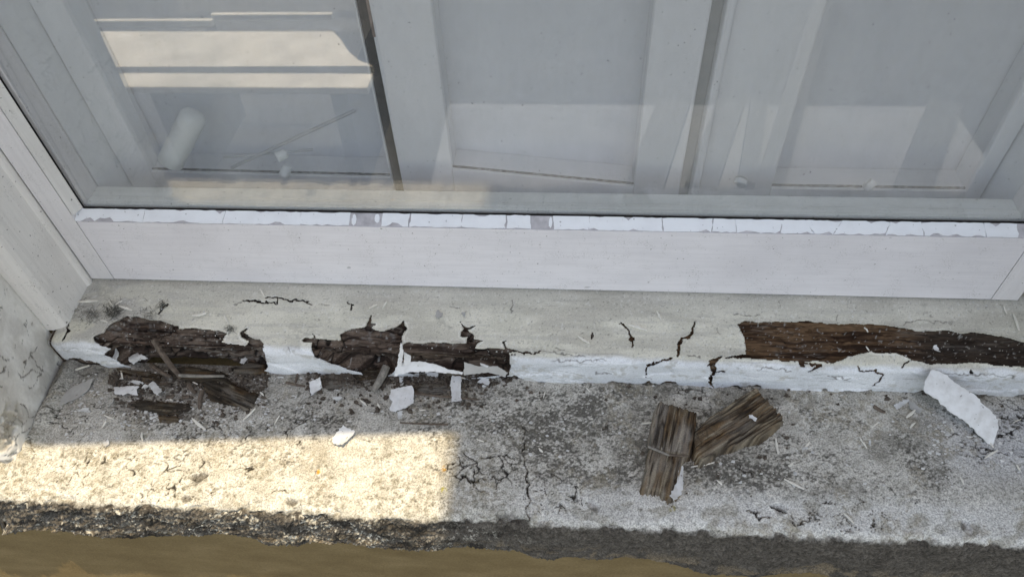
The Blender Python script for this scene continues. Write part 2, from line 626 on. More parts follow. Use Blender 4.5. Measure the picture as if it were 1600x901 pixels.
# ================================================================== concrete ledge
CONTOUR = [(-250, 840), (0, 841), (55, 833), (120, 838), (165, 846), (215, 848), (265, 845), (310, 842), (355, 843), (420, 855), (465, 858), (490, 848),
           (580, 861), (640, 865), (700, 861), (760, 862), (800, 868), (860, 880), (930, 876), (1000, 879), (1050, 890), (1120, 903), (1180, 912), (1235, 903), (1290, 902), (1340, 918), (1700, 930), (2000, 940)]
LEDGE_CRACKS = [   # (width in traced units, depth mm, points)
    (2.6, 2.2, [(818, 662), (819, 690), (815, 706), (821, 735), (822, 752), (829, 775), (824, 798), (828, 818)]),
    (3.6, 2.5, [(1165, 796), (1180, 802), (1184, 813), (1200, 807)]), (3.0, 2.5, [(1180, 802), (1185, 797)]),
    (3.6, 2.5, [(1235, 805), (1242, 820), (1251, 818), (1260, 813), (1270, 802), (1277, 812)]), (4, 2.5, [(1205, 790), (1218, 795), (1230, 800)]),
    (2.8, 2.0, [(691, 737), (700, 731), (712, 722), (724, 722)]), (2.4, 2.0, [(703, 735), (716, 748), (728, 742), (736, 752), (748, 748), (762, 744)]),
    (2.4, 2.0, [(752, 713), (782, 712)]), (2.4, 1.8, [(765, 752), (775, 745), (779, 756)]), (2, 1.6, [(780, 712), (788, 724), (782, 738)]),
    (2.0, 1.5, [(737, 726), (738, 735), (744, 742)]), (2, 1.5, [(748, 640), (760, 628)]), (2.2, 1.5, [(813, 666), (823, 672)]),
    (1.8, 1.2, [(300, 682), (309, 676), (322, 672)]), (1.8, 1.2, [(342, 681), (346, 671), (331, 662)]), (1.8, 1.2, [(383, 684), (391, 676), (386, 668)]),
    (1.8, 1.2, [(412, 673), (430, 660), (438, 655)]), (1.6, 1.2, [(442, 680), (460, 668), (480, 655), (487, 645)]), (2.4, 1.5, [(535, 583), (542, 596), (530, 614)]),
    (2.0, 1.5, [(461, 696), (470, 690)]), (2, 1.5, [(540, 598), (560, 598), (575, 600)]), (1.6, 1.0, [(385, 752), (386, 735), (400, 731)]), (1.8, 1.2, [(417, 780), (419, 770), (440, 765), (452, 771)]),
    (1.8, 1.3, [(53, 720), (55, 695), (50, 690)]), (1.6, 1.2, [(128, 726), (136, 712), (142, 704)]), (1.8, 1.3, [(95, 731), (92, 727)]), (2, 1.4, [(210, 711), (214, 717)]),
    (2.4, 1.6, [(990, 592), (1015, 598), (1045, 597), (1075, 599), (1095, 597)]), (2.0, 1.4, [(1135, 598), (1155, 604), (1168, 610)]), (2.2, 1.5, [(1052, 614), (1075, 609), (1104, 612)]),
    (1.8, 1.2, [(1152, 722), (1158, 732), (1176, 745)]), (1.8, 1.2, [(1360, 606), (1380, 608), (1405, 606)]), (2, 1.4, [(1285, 782), (1300, 784)]), (1.8, 1.2, [(1310, 828), (1330, 826)]),
    (1.8, 1.2, [(1500, 690), (1530, 700), (1562, 706), (1600, 712)]), (1.6, 1.2, [(1560, 650), (1580, 660), (1600, 664)]), (1.8, 1.2, [(800, 588), (830, 586), (845, 590), (846, 598), (858, 594)]),
    (2, 1.4, [(885, 590), (930, 586), (965, 590)]), (1.6, 1.2, [(775, 667), (787, 667)]), (1.8, 1.3, [(940, 672), (948, 664), (952, 676)]),
]
HOLES = [  # hollows where the surface has broken out
    [(1503, 814), (1512, 812), (1530, 818), (1528, 830), (1516, 836), (1504, 828)], [(1207, 787), (1219, 784), (1231, 794), (1222, 804), (1211, 798)],
    [(916, 781), (926, 780), (937, 789), (934, 798), (922, 793)], [(775, 802), (800, 798), (812, 808), (828, 814), (826, 824), (778, 822)],
    [(936, 826), (946, 818), (974, 822), (976, 834), (940, 834)], [(316, 748), (326, 740), (312, 738), (297, 745), (304, 758)], [(286, 774), (298, 776), (294, 784), (285, 786)],
    [(445, 780), (456, 778), (465, 782), (458, 787), (447, 786)], [(1321, 824), (1330, 822), (1336, 830), (1326, 833)],
]


def build_ledge():
    du = 0.00082
    x = np.arange(-0.56, 0.62, du)
    nt_ = 158
    # profile stations: flat top, rounded nose, front, underside
    yt = np.linspace(-0.0640, -0.1915, nt_)
    cb = np.array([at(px, py, 'y', -0.2)[[0, 2]] for px, py in CONTOUR])
    zb = np.interp(x, cb[:, 0], cb[:, 1]) + 0.004 * (fbm(x * 140, x * 0, 12, 3) - .5) + 0.004 * (fbm(x * 40, x * 0, 13, 2) - .5)
    rows = []
    for y in yt:
        rows.append((np.full_like(x, y), np.full_like(x, ledge_z(y)), 0.0, 1.0))
    r = 0.0085
    z1 = ledge_z(-0.1915)
    for k in range(1, 17):
        w = k / 16 * math.pi / 2
        rows.append((np.full_like(x, -0.1915 - r * math.sin(w)), np.full_like(x, z1 - r * (1 - math.cos(w))), -math.sin(w), math.cos(w)))
    zc = z1 - r
    nf = 74
    for k in range(1, nf + 1):
        rows.append((np.full_like(x, -0.2 + 0.004 * (k / nf) ** 2), zc + (zb - zc) * k / nf, -1.0, 0.0))
    for k in range(1, 15):
        t = k / 14
        rows.append((-0.196 + 0.021 * t, zb - 0.003 * math.sin(t * math.pi / 2), -(1 - t) * .6, -1.0))
    P = np.zeros((len(x), len(rows), 3))
    N = np.zeros_like(P)
    for j, (y, z, ny, nz) in enumerate(rows):
        P[:, j, 0], P[:, j, 1], P[:, j, 2] = x, y, z
        N[:, j, 1], N[:, j, 2] = ny, nz
    sdist = np.concatenate([[0], np.cumsum(np.linalg.norm(np.diff(P[500], axis=0), axis=1))])
    S = np.broadcast_to(sdist[None], P.shape[:2])
    X = P[..., 0]
    qx, qy = survey(P)
    top = sstep(0.3, 0.9, N[..., 2])
    face = sstep(0.75, 0.98, -N[..., 1])
    rgt = sstep(700, 900, survey(P)[0])
    n0 = fbm(X * 14, S * 20, 21, 3)
    n1 = fbm(X * 90, S * 110, 22, 4)
    n2 = fbm(X * 330, S * 360, 23, 4)
    n3 = fbm(X * 800, S * 800, 24, 2)
    jx, jy = qx + 5 * (n2 - .5), qy + 5 * (fbm(X * 300, S * 300, 55, 2) - .5)
    kx, ky = qx + 13 * (fbm(X * 220, S * 220, 56, 3) - .5), qy + 13 * (fbm(X * 220, S * 220, 57, 3) - .5)
    # cracks
    crk = np.zeros(X.shape)
    hgt = np.zeros(X.shape)
    for w, dep, line in LEDGE_CRACKS:
        d, tp = line_dist(kx, ky, line, 12, True)
        wv = w * (0.15 + 1.5 * n1) * (0.35 + 0.75 * tp ** .6)
        c = 1 - sstep(0.25 * wv, 0.75 * wv, d)
        crk = np.maximum(crk, c)
        hgt -= 0.001 * dep * c
        hgt += 0.0006 * (1 - sstep(0, 9, d)) * (d > wv * .6)
    # crazed patches
    f1, f2 = worley(X * 75 + 1.3 * fbm(X * 70, S * 70, 41), S * 80 + 1.3 * fbm(X * 70, S * 70, 43), 6)
    region = np.zeros(X.shape)
    for (ax, ay, rx, ry, amt) in ((755, 735, 70, 38, 1.0), (400, 660, 170, 42, .62), (220, 740, 190, 55, .55), (1540, 660, 90, 60, .7), (600, 600, 80, 25, .4), (870, 770, 70, 40, .35), (1330, 790, 130, 50, .35), (130, 650, 80, 50, .4)):
        region = np.maximum(region, amt * (1 - sstep(0.5, 1.1, np.hypot((qx - ax) / rx, (qy - ay) / ry))))
    lw = 0.11 * region * sstep(0.40, 0.58, fbm(X * 50, S * 60, 47, 2))
    craze = (1 - sstep(0.25 * lw, lw + 1e-5, f2 - f1)) * (lw > 0.012) * top
    crk = np.maximum(crk, craze * 0.9)
    hgt -= 0.0012 * craze
    hgt += 0.0007 * region * region * (0.5 - f1) * top
    hole = np.zeros(X.shape)
    for poly in HOLES:
        hole = np.maximum(hole, inside(jx, jy, poly).astype(float))
    hole = blur(hole, 1)
    hgt -= 0.0026 * hole * (0.6 + .8 * n2)
    # thin paint skin lost in scabs
    scab = sstep(0.63, 0.66, n1 * .65 + n2 * .35) * top
    hgt -= 0.0003 * scab
    calm = 1 - .88 * sstep(740, 680, qx) * sstep(650, 690, qy) * top
    hgt += 0.0009 * calm * (n1 - .5) + 0.0009 * calm * (n2 - .5) + 0.0006 * calm * (n3 - .5)
    # the broken front: coarse and crumbly, with diagonal trowel marks at its left end
    diag = fbm((X + 1.5 * P[..., 2]) * 45, (X * 0.35 - P[..., 2]) * 220, 61, 3)
    hgt += face * (0.0036 * (1 - .6 * rgt) * (fbm(X * 300, S * 340, 62, 4) - .5) + 0.003 * (1 - .5 * rgt) * (n3 - .5) + 0.007 * (diag - .5) * sstep(330, 60, qx) + 0.0065 * (fbm(X * 45, S * 60, 63, 2) - .5))
    hgt -= 0.010 * inside(jx, jy, [(-60, 796), (4, 798), (13, 812), (10, 830), (-4, 838), (-60, 838)])
    hgt += top * 0.0075 * np.exp(-((X + 0.4085 - 0.02 * (P[..., 1] + 0.16)) / 0.0075) ** 2) * sstep(-0.182, -0.160, P[..., 1]) * (.7 + .6 * n1)      # mortar fillet at the foot of the jamb
    edge = np.exp(-((S - 0.135) / 0.008) ** 2)
    hgt -= edge * 0.0045 * sstep(0.52, 0.72, fbm(X * 75, S * 60, 64, 3))
    Pn = P + N * hgt[..., None]
    # ---- stains
    band = sstep(0.026, 0.008, np.abs(S - 0.120) + 0.020 * (n1 - .5))          # whiter strip of paint along the front edge
    dark_d = 0.22 + 0.55 * np.clip(sstep(640, 860, qx) * sstep(1330, 1180, qx), 0, 1) * sstep(590, 640, qy)
    dark_d = np.maximum(dark_d, 0.12 * sstep(1150, 1300, qx) * sstep(630, 690, qy))
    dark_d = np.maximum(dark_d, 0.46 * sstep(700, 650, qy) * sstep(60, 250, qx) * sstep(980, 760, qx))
    dark_d = dark_d * (1 - 0.8 * sstep(810, 770, qx) * sstep(660, 700, qy))
    dark_d = np.clip(dark_d + 1.5 * (fbm(X * 24, S * 36, 70, 4) - .5), 0, 1) * (1 - 0.85 * band)
    fine = fbm(X * 560, S * 820, 71, 2) * .62 + fbm(X * 110, S * 190, 72, 4) * .38
    thr = 0.74 - 0.36 * dark_d
    spk = sstep(thr - .09, thr + .13, fine)
    b1, b2 = worley(X * 170 + 1.2 * n2, S * 170 + 1.2 * n1, 73)
    blob = sstep(.55, .15, b1 + .35 * (n3 - .5)) * sstep(.40, .56, fbm(X * 40, S * 45, 74, 3)) * (.35 + .65 * sstep(.35, .6, n3))
    base = mixc((0.40, 0.385, 0.345), (0.55, 0.535, 0.49), sstep(.30, .70, n1))
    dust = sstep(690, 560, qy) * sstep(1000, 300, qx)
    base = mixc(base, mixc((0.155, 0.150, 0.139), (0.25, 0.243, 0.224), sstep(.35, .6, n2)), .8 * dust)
    base = mixc(base, mixc((0.42, 0.43, 0.45), (0.52, 0.53, 0.55), n2), .7 * sstep(1400, 1560, qx) * sstep(620, 650, qy) * sstep(790, 700, qy))
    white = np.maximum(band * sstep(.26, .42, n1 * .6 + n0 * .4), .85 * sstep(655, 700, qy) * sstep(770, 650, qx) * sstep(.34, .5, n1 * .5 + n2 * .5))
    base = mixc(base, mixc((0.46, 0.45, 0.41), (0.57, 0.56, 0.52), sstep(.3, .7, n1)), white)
    base = mixc(base, (0.36, 0.35, 0.32), scab * .55)
    base = mixc(base, mixc((0.060, 0.056, 0.048), (0.135, 0.126, 0.110), n3), spk * .92)
    base = mixc(base, (0.17, 0.155, 0.115), .9 * blob * sstep(1000, 700, qx) * sstep(640, 690, qy))
    pit = sstep(.68, .74, n2) * (.3 + .5 * white)
    base = mixc(base, (0.20, 0.19, 0.16), .6 * pit)
    base = mixc(base, (0.12, 0.112, 0.10), hole * .85)
    base = mixc(base, mixc((0.56, 0.56, 0.54), (0.66, 0.66, 0.64), n2), .75 * band * sstep(760, 860, qx) * sstep(.30, .48, n1))
    base = mixc(base, (0.018, 0.015, 0.012), np.clip(crk * 1.15, 0, .97))
    blotch = sstep(.50, .72, fbm(X * 26, S * 30, 75, 4)) * (.55 + .45 * sstep(.35, .6, n2)) * (1 - .6 * band)
    base = mixc(base, (0.185, 0.175, 0.150), .55 * blotch * sstep(600, 760, qx))
    base = mixc(base, (0.30, 0.265, 0.20), .45 * sstep(.56, .70, fbm(X * 48, S * 40, 76, 4)) * sstep(.4, .6, n2))
    stain = np.zeros(X.shape)
    for ax, ay, rx, ry, aa in ((300, 590, 150, 36, 1.0), (250, 636, 80, 22, .7), (355, 612, 70, 36, .8), (540, 590, 110, 24, .8), (690, 600, 100, 22, .7)):
        stain = np.maximum(stain, aa * (1 - sstep(.35, 1.1, np.hypot((jx - ax) / rx, (jy - ay) / ry) + .5 * (n1 - .5))))
    base = mixc(base, mixc((0.060, 0.050, 0.043), (0.15, 0.130, 0.112), n3), .80 * stain * sstep(.30, .55, n2))
    base = mixc(base, (0.012, 0.010, 0.009), inside(jx, jy, [(-60, 796), (4, 798), (13, 812), (10, 830), (-4, 838), (-60, 838)]).astype(float))
    # rust and lichen spots
    for ax, ay, rr, c in ((498, 738, 4.5, (.55, .28, .06)), (693, 733, 6, (.5, .30, .08)), (694, 765, 6, (.36, .33, .10)), (170, 655, 4, (.4, .36, .12)), (1052, 795, 7, (.30, .27, .13))):
        base = mixc(base, c, (1 - sstep(.5, 1.0, np.hypot(jx - ax, jy - ay) / rr)) * sstep(.35, .55, n2))
    g = fbm(X * 260, S * 330, 81, 4)
    grime = mixc((0.055, 0.049, 0.042), (0.125, 0.112, 0.097), sstep(.25, .75, g * .5 + n3 * .5))
    grime = mixc(grime, (0.50, 0.48, 0.42), sstep(.56, .66, fbm(X * 420, S * 560, 82, 3) * .7 + .3 * n1) * sstep(900, 640, qx) * (.25 + .75 * sstep(.40, .58, fbm(X * 34, S * 70, 83, 3))))
    grime = mixc(grime, (0.022, 0.019, 0.016), .75 * sstep(.52, .66, fbm(X * 55, S * 120, 84, 3)) * (1 - .75 * rgt))
    grime = mixc(grime, (0.34, 0.26, 0.165), .35 * sstep(.5, .65, n1) * sstep(0.165, 0.19, S))
    lip = sstep(0.1335, 0.1385, S + 0.004 * (n1 - .5) + 0.003 * (n2 - .5))
    base = mixc(base, grime, lip)
    o = grid_obj('window_ledge', Pn[:, ::-1], M['ledge'], colors=base[:, ::-1], origin=(0.03, -0.13, -0.12))
    tag(o, 'wide cracked concrete window ledge, stained grey, with a crumbling dark front edge', 'ledge')


build_ledge()

# ================================================================== rotten timber sill
PR_R = 0.0075
_pts, _nrm = [], []


def sill_profile(step):
    pts, nrm = [], []
    y0, z0, y1, z1 = 0.006, 0.0, -0.0627, -0.0073
    L = math.hypot(y1 - y0, z1 - z0)
    n_top = np.array([(z1 - z0), -(y1 - y0)]) / L
    k = int(L / step)
    for i in range(k):
        t = i / k
        pts.append((y0 + (y1 - y0) * t, z0 + (z1 - z0) * t))
        nrm.append(n_top)
    a0 = math.atan2(n_top[1], n_top[0])
    c = np.array([y1, z1]) - n_top * PR_R
    a1 = math.pi + 0.02
    k = int(PR_R * (a1 - a0) / step) + 2
    for i in range(k + 1):
        a = a0 + (a1 - a0) * i / k
        d = np.array([math.cos(a), math.sin(a)])
        pts.append(tuple(c + d * PR_R))
        nrm.append(d)
    yb, zb_ = pts[-1]
    k = int((zb_ + 0.046) / step)
    for i in range(1, k + 1):
        pts.append((yb, zb_ - (zb_ + 0.046) * i / k))
        nrm.append(np.array([-1.0, 0.0]))
    return np.array(pts), np.array(nrm)


ROT_HOLES = [
    [(146, 527), (163, 521), (171, 510), (186, 502), (200, 495), (233, 498), (256, 505), (277, 508), (279, 513), (300, 514), (337, 517), (354, 522), (348, 536), (386, 541), (390, 534), (379, 526), (378, 517), (391, 510), (383, 520),
     (395, 530), (405, 531), (413, 538), (415, 552), (418, 576), (380, 582), (330, 586), (280, 584), (230, 580), (190, 568), (163, 553), (172, 545), (150, 535)],
    [(472, 532), (479, 528), (490, 528), (489, 521), (493, 528), (496, 529), (531, 531), (533, 529), (532, 522), (545, 516), (571, 512), (576, 503), (579, 492), (579, 506), (588, 508), (577, 515), (601, 519), (620, 510), (626, 507),
     (634, 499), (632, 507), (637, 513), (628, 527), (627, 538), (623, 571), (600, 590), (576, 584), (556, 577), (538, 573), (519, 566), (498, 557), (489, 550), (486, 541), (488, 536)],
    [(629, 541), (635, 537), (682, 536), (731, 537), (732, 529), (721, 526), (721, 518), (726, 514), (719, 502), (725, 509), (731, 513), (746, 508), (731, 517), (740, 525), (741, 532), (753, 533), (743, 541), (742, 548), (763, 543),
     (787, 548), (791, 550), (785, 536), (792, 531), (788, 537), (794, 545), (812, 548), (798, 551), (797, 586), (720, 590), (660, 588), (622, 574), (626, 556)],
    [(1153, 507), (1167, 503), (1200, 505), (1233, 503), (1260, 503), (1283, 506), (1333, 506), (1370, 508), (1413, 513), (1440, 517), (1480, 518), (1500, 520), (1533, 522), (1553, 525), (1580, 530), (1600, 537), (1640, 545), (1640, 575),
     (1577, 573), (1547, 570), (1513, 565), (1487, 568), (1453, 567), (1430, 563), (1413, 557), (1400, 552), (1370, 552), (1362, 548), (1343, 553), (1323, 557), (1313, 563), (1300, 567), (1270, 563), (1255, 565), (1257, 571), (1250, 572),
     (1247, 564), (1200, 562), (1170, 561), (1132, 560), (1164, 554), (1163, 530)],
]
SILL_CRACKS = [
    (4.0, [(1058, 557), (1060, 540), (1065, 530), (1073, 528), (1082, 517), (1084, 503)]), (4.5, [(1060, 555), (1060, 541)]), (3.4, [(970, 506), (982, 516), (987, 529), (989, 541)]),
    (3.2, [(924, 519), (926, 531)]), (6.5, [(1128, 558), (1116, 564), (1110, 568), (1117, 577), (1111, 586), (1109, 594), (1113, 604)]), (3.2, [(1117, 576), (1132, 580)]),
    (2.6, [(1053, 558), (1027, 565), (1012, 571), (1007, 576), (1012, 585), (1017, 589)]), (2.4, [(1339, 571), (1341, 578), (1369, 579.5), (1380, 585), (1379, 592), (1364, 604)]),
    (2.6, [(1427, 564), (1413, 567), (1407, 575)]), (4.0, [(1516, 576), (1517, 583)]), (1.7, [(1517, 581), (1532, 583)]),
    (3.0, [(380, 471), (403, 471), (420, 474), (431, 473), (433, 467)]), (2.6, [(415, 466), (432, 465), (450, 470), (473, 470), (488, 477)]), (1.8, [(365, 475), (378, 473)]),
    (1.8, [(1309, 490), (1309, 507)]), (1.8, [(1407, 507), (1433, 499), (1460, 503), (1483, 503)]), (2.0, [(797, 552), (820, 551), (843, 551), (846, 545)]), (1.4, [(846, 549), (880, 553), (915, 558)]),
    (1.8, [(1145, 492), (1190, 494)]), (3, [(247, 492), (256, 480), (262, 475)]), (1.6, [(800, 470), (801, 488)]), (1.6, [(500, 475), (515, 477)]), (1.8, [(1075, 555), (1095, 558)]), (1.6, [(450, 541), (454, 552)]),
    (1.5, [(860, 560), (905, 563), (950, 561)]), (1.5, [(1180, 575), (1215, 573), (1240, 577)]), (1.4, [(1450, 580), (1490, 584), (1530, 583), (1590, 588)]), (1.5, [(930, 580), (955, 583)]), (1.8, [(868, 545), (884, 548)]), (1.6, [(1120, 513), (1124, 524)]), (1.5, [(1290, 585), (1330, 590)]),
    (2.0, [(545, 470), (552, 478), (549, 486)]), (1.6, [(700, 478), (720, 480)]), (1.5, [(1215, 470), (1218, 480)]), (2.4, [(100, 530), (108, 515), (107, 505)]),
    (2.2, [(1254, 566), (1282, 572), (1262, 579)]),
]


def build_sill():
    sill = root('wooden_sill', (0.03, -0.035, -0.03))
    tag(sill, 'rotten wooden window sill with peeling cream paint over dark decayed timber', 'window sill')
    X0, X1 = -0.4165, 0.474
    # ---------- timber core
    pts, nrm = sill_profile(0.00085)
    x = np.arange(X0 + 0.002, X1 - 0.001, 0.00095)
    s = np.concatenate([[0], np.cumsum(np.linalg.norm(np.diff(pts, axis=0), axis=1))])
    P = np.zeros((len(x), len(pts), 3))
    P[..., 0] = x[:, None]
    P[..., 1:] = pts[None]
    N = np.zeros_like(P)
    N[..., 1:] = nrm[None]
    X, S = P[..., 0], np.broadcast_to(s[None], P.shape[:2])
    qx, qy = survey(P)
    m = np.zeros(X.shape)
    for h in ROT_HOLES:
        m = np.maximum(m, inside(qx, qy, h))
    deep = blur(m, 7)
    wav = 0.0035 * (fbm(X * 22, S * 30, 105, 3) - .5)
    grain = fbm(X * 28, (S + wav) * 520, 101, 4)
    grain2 = fbm(X * 60, (S + wav) * 1500, 102, 3)
    blk1, blk2 = worley(X * 38 + 1.2 * fbm(X * 60, S * 60, 109, 2), (S + wav) * 105, 103)
    left = sstep(1000, 850, qx)
    cub = (1 - sstep(0.03, 0.13, blk2 - blk1)) * sstep(.30, .5, fbm(X * 30, S * 40, 104, 2)) * left
    bstep = _hash(np.floor(X * 38 + 0 * S), np.floor((S + wav) * 105), 9)
    band = sstep(.45, .62, fbm(X * 9, (S + wav) * 210, 131, 2))                  # split-off layers of wood, step by step
    low = sstep(0.060, 0.085, S)                                       # the front of the sill has rotted furthest away
    h = -0.0016 - deep * (0.0020 + 0.0022 * grain + 0.0008 * grain2 + left * (0.0026 * band + 0.0016 * bstep + 0.007 * low * (0.5 + fbm(X * 60, S * 90, 107, 3)))) - 0.0032 * cub * deep
    h -= 0.0025 * deep * sstep(.52, .7, fbm(X * 75, S * 160, 106, 3))
    Pn = P + N * h[..., None]
    t1 = sstep(.32, .68, grain)
    c_old = mixc((0.045, 0.031, 0.025), (0.150, 0.112, 0.090), t1)
    c_red = mixc((0.040, 0.022, 0.014), (0.165, 0.100, 0.058), t1)
    c_red = mixc(c_red, (0.045, 0.036, 0.030), sstep(1390, 1470, qx) * .85)
    c = mixc(c_old, c_red, 1 - left)
    c = mixc(c, (0.23, 0.205, 0.18), .75 * sstep(.55, .72, grain2) * sstep(.45, .6, fbm(X * 25, S * 50, 111, 2)) * (0.5 + .5 * left))
    c = mixc(c, (0.22, 0.21, 0.20), .55 * left * sstep(.60, .72, fbm(X * 260, S * 260, 113, 3)) * sstep(0.070, 0.055, S))
    c = mixc(c, (0.42, 0.41, 0.39), .7 * sstep(.80, .84, fbm(X * 520, S * 520, 112, 2)))
    c = mixc(c, (0.010, 0.008, 0.007), cub * .9)
    c = c * (0.55 + 0.45 * sstep(-0.3, 0.45, -np.abs(grain2 - .5) * 2 + .9))[..., None]
    grid_obj('rotten_wood', Pn[:, ::-1], M['rot'], sill, colors=c[:, ::-1])
    # ---------- paint skin
    pts, nrm = sill_profile(0.00062)
    x = np.arange(X0, X1, 0.00066)
    s = np.concatenate([[0], np.cumsum(np.linalg.norm(np.diff(pts, axis=0), axis=1))])
    P = np.zeros((len(x), len(pts), 3))
    P[..., 0] = x[:, None]
    P[..., 1:] = pts[None]
    N = np.zeros_like(P)
    N[..., 1:] = nrm[None]
    X, S = P[..., 0], np.broadcast_to(s[None], P.shape[:2])
    qx, qy = survey(P)
    n1 = fbm(X * 40, S * 70, 121, 4)
    n2 = fbm(X * 260, S * 300, 122, 4)
    n3 = fbm(X * 25, S * 240, 123, 3)
    jx = qx + 3.2 * (n2 - .5) + 5 * (fbm(X * 110, S * 110, 124, 2) - .5)
    jy = qy + 3.2 * (fbm(X * 260, S * 260, 125, 3) - .5) + 4 * (fbm(X * 110, S * 110, 126, 2) - .5)
    kx, ky = qx + 9 * (fbm(X * 240, S * 240, 135, 3) - .5), qy + 9 * (fbm(X * 240, S * 240, 136, 3) - .5)
    nw = fbm(X * 120, S * 120, 127, 3)
    m = np.zeros(X.shape, bool)
    for hh in ROT_HOLES:
        m |= inside(jx, jy, hh)
    near = blur(m, 9)
    gap = np.zeros(X.shape, bool)
    thin = np.zeros(X.shape)
    lip = np.zeros(X.shape)
    for w, line in SILL_CRACKS:
        d, tp = line_dist(kx, ky, line, 14, True)
        if w >= 1.9:
            gap |= d < 0.55 * w * (0.25 + 1.4 * nw) * (0.35 + 0.8 * tp ** .6) - 0.30
        thin = np.maximum(thin, (1 - sstep(.3, 1.3, d)) * sstep(0.0, .12, tp))
        lip = np.maximum(lip, (1 - sstep(0, 10, d)) * sstep(2.2, 5, w))
    # the front paint strip is lost in small bites along the ledge
    bite = S > s[-1] - 0.0025 - 0.009 * sstep(180, 120, qx) - 0.0085 * sstep(.50, .80, fbm(X * 45, S * 0, 128, 4)) - 0.002 * fbm(X * 400, S * 0, 129, 2)
    kill = m | gap | bite
    curl = near * (0.0006 + 0.0022 * sstep(.42, .62, fbm(X * 35, S * 35, 130, 2))) + 0.0009 * lip
    front = sstep(0.0705, 0.0755, S + .006 * (n1 - .5))
    hair_h = 1 - sstep(0.0, 0.03, np.abs(fbm(X * 22, S * 210, 140, 3) - .5))
    h = 0.0006 + 0.0006 * (n1 - .5) + 0.00010 * (n2 - .5) + 0.00016 * (n3 - .5) + curl - 0.0004 * thin
    h += front * (0.0026 * (fbm(X * 20, S * 40, 132, 2) - .5) + 0.0002 * (fbm(X * 30, S * 420, 137, 3) - .5) + 0.0011 * sstep(.5, .54, fbm(X * 20, S * 90, 138, 2)))
    h -= 0.0003 * hair_h * front
    h -= 0.004 * sstep(-0.4075, -0.4165, X) * 1.0                      # rounded left end of the sill
    Pn = P + N * h[..., None]
    c = mixc((0.60, 0.585, 0.50), (0.68, 0.66, 0.57), sstep(.35, .65, n1))
    dusty = np.clip(sstep(0.045, 0.005, S) * .55 + .8 * sstep(330, 180, qx) * sstep(.35, .6, n1), 0, 1)
    c = mixc(c, (0.37, 0.365, 0.35), dusty * .8)
    c = mixc(c, (0.60, 0.58, 0.50), .6 * sstep(0.045, 0.062, S) * sstep(700, 850, qx) * sstep(.45, .6, n3))
    c = mixc(c, mixc((0.60, 0.62, 0.645), (0.68, 0.70, 0.725), sstep(.4, .6, n1)), front)
    c = mixc(c, (0.42, 0.41, 0.38), .35 * sstep(.55, .75, n3) * (1 - front))
    hair = 1 - sstep(0.0, 0.022, np.abs(fbm(X * 22, S * 210, 140, 3) - .5))
    c = mixc(c, (0.33, 0.33, 0.33), .75 * hair * front * sstep(.48, .62, fbm(X * 30, S * 40, 141, 2)))
    c = mixc(c, (0.40, 0.385, 0.35), .6 * front * sstep(.52, .70, fbm(X * 60, S * 130, 142, 4)) * sstep(.4, .6, n2))
    hair2 = 1 - sstep(0.0, 0.012, np.abs(fbm(X * 16, S * 150, 150, 4) - .5))
    c = mixc(c, (0.30, 0.285, 0.25), .55 * hair2 * (1 - front) * sstep(.50, .62, fbm(X * 22, S * 30, 151, 2)))
    c = mixc(c, (0.40, 0.38, 0.33), .45 * (1 - front) * sstep(.50, .72, fbm(X * 14, S * 60, 143, 4)))
    spk = .75 * sstep(.76, .84, fbm(X * 700, S * 700, 133, 2)) * (1 - .75 * front)
    c = mixc(c, (0.15, 0.14, 0.125), .75 * spk)
    c = mixc(c, (0.70, 0.70, 0.68), .4 * sstep(.74, .80, fbm(X * 600, S * 380, 134, 2)) * (1 - front))
    smut = np.zeros(X.shape)
    for ax, ay, rr, aa in ((178, 487, 18, .9), (140, 492, 20, .8), (118, 480, 16, .5), (360, 515, 11, .75), (690, 507, 13, .5), (704, 511, 8, .6), (235, 492, 16, .5), (1485, 505, 7, .7), (1443, 477, 8, .45), (470, 526, 40, .35), (250, 480, 12, .6), (160, 455, 25, .4)):
        smut = np.maximum(smut, .6 * aa * (1 - sstep(.3, 1.0, np.hypot(jx - ax, (jy - ay) * 1.3) / rr)) * sstep(.38, .55, n2))
    c = mixc(c, (0.10, 0.095, 0.085), smut)
    c = mixc(c, (0.10, 0.09, 0.08), .75 * thin)
    c = mixc(c, (0.78, 0.77, 0.72), .6 * sstep(.02, .14, near) * (1 - sstep(.14, .3, near)) * (1 - front) * sstep(.4, .55, n1))
    foot = sstep(s[-1] - 0.007, s[-1], S)
    c = mixc(c, (0.42, 0.40, 0.36), .7 * foot * sstep(.4, .6, n2))
    kk = ~(kill[:-1, :-1] | kill[1:, :-1] | kill[1:, 1:] | kill[:-1, 1:])
    o = grid_obj('paint_layer', Pn[:, ::-1], M['sill_paint'], sill, keep=kk[:, ::-1], colors=c[:, ::-1])
    sm = o.modifiers.new('thickness', 'SOLIDIFY')
    sm.thickness = 0.0008
    sm.offset = -1
    return sill


sill = build_sill()

# ================================================================== timber frame of the window (fixed)
frame = root('window_frame', (0.02, 0.0, 0.0))
tag(frame, 'white painted timber window frame built into the masonry opening', 'window frame')
JL = -0.4012
prof = [(JL, 0.040), (JL, 0.002), (JL + 0.0022, -0.0005), (JL + 0.0027, -0.003), (JL + 0.0022, -0.0055), (JL, -0.0075), (JL - 0.0004, -0.046), (JL - 0.0015, -0.0505), (JL - 0.0045, -0.0535),
        (JL - 0.012, -0.0560), (JL - 0.0175, -0.0560), (JL - 0.0175, 0.040)]


def jamb(profile, name='jamb'):
    v, f = prism(profile, 'z', -0.0055, HEAD_Z - 0.002)
    v = np.array(v)
    n = len(profile)
    v[:n, 2] = -0.0006 + np.minimum(v[:n, 1], 0.006) * 0.1 - 0.0           # foot follows the slope of the sill
    return fix_normals(mesh_obj(name, v, f, M['jamb'], frame))


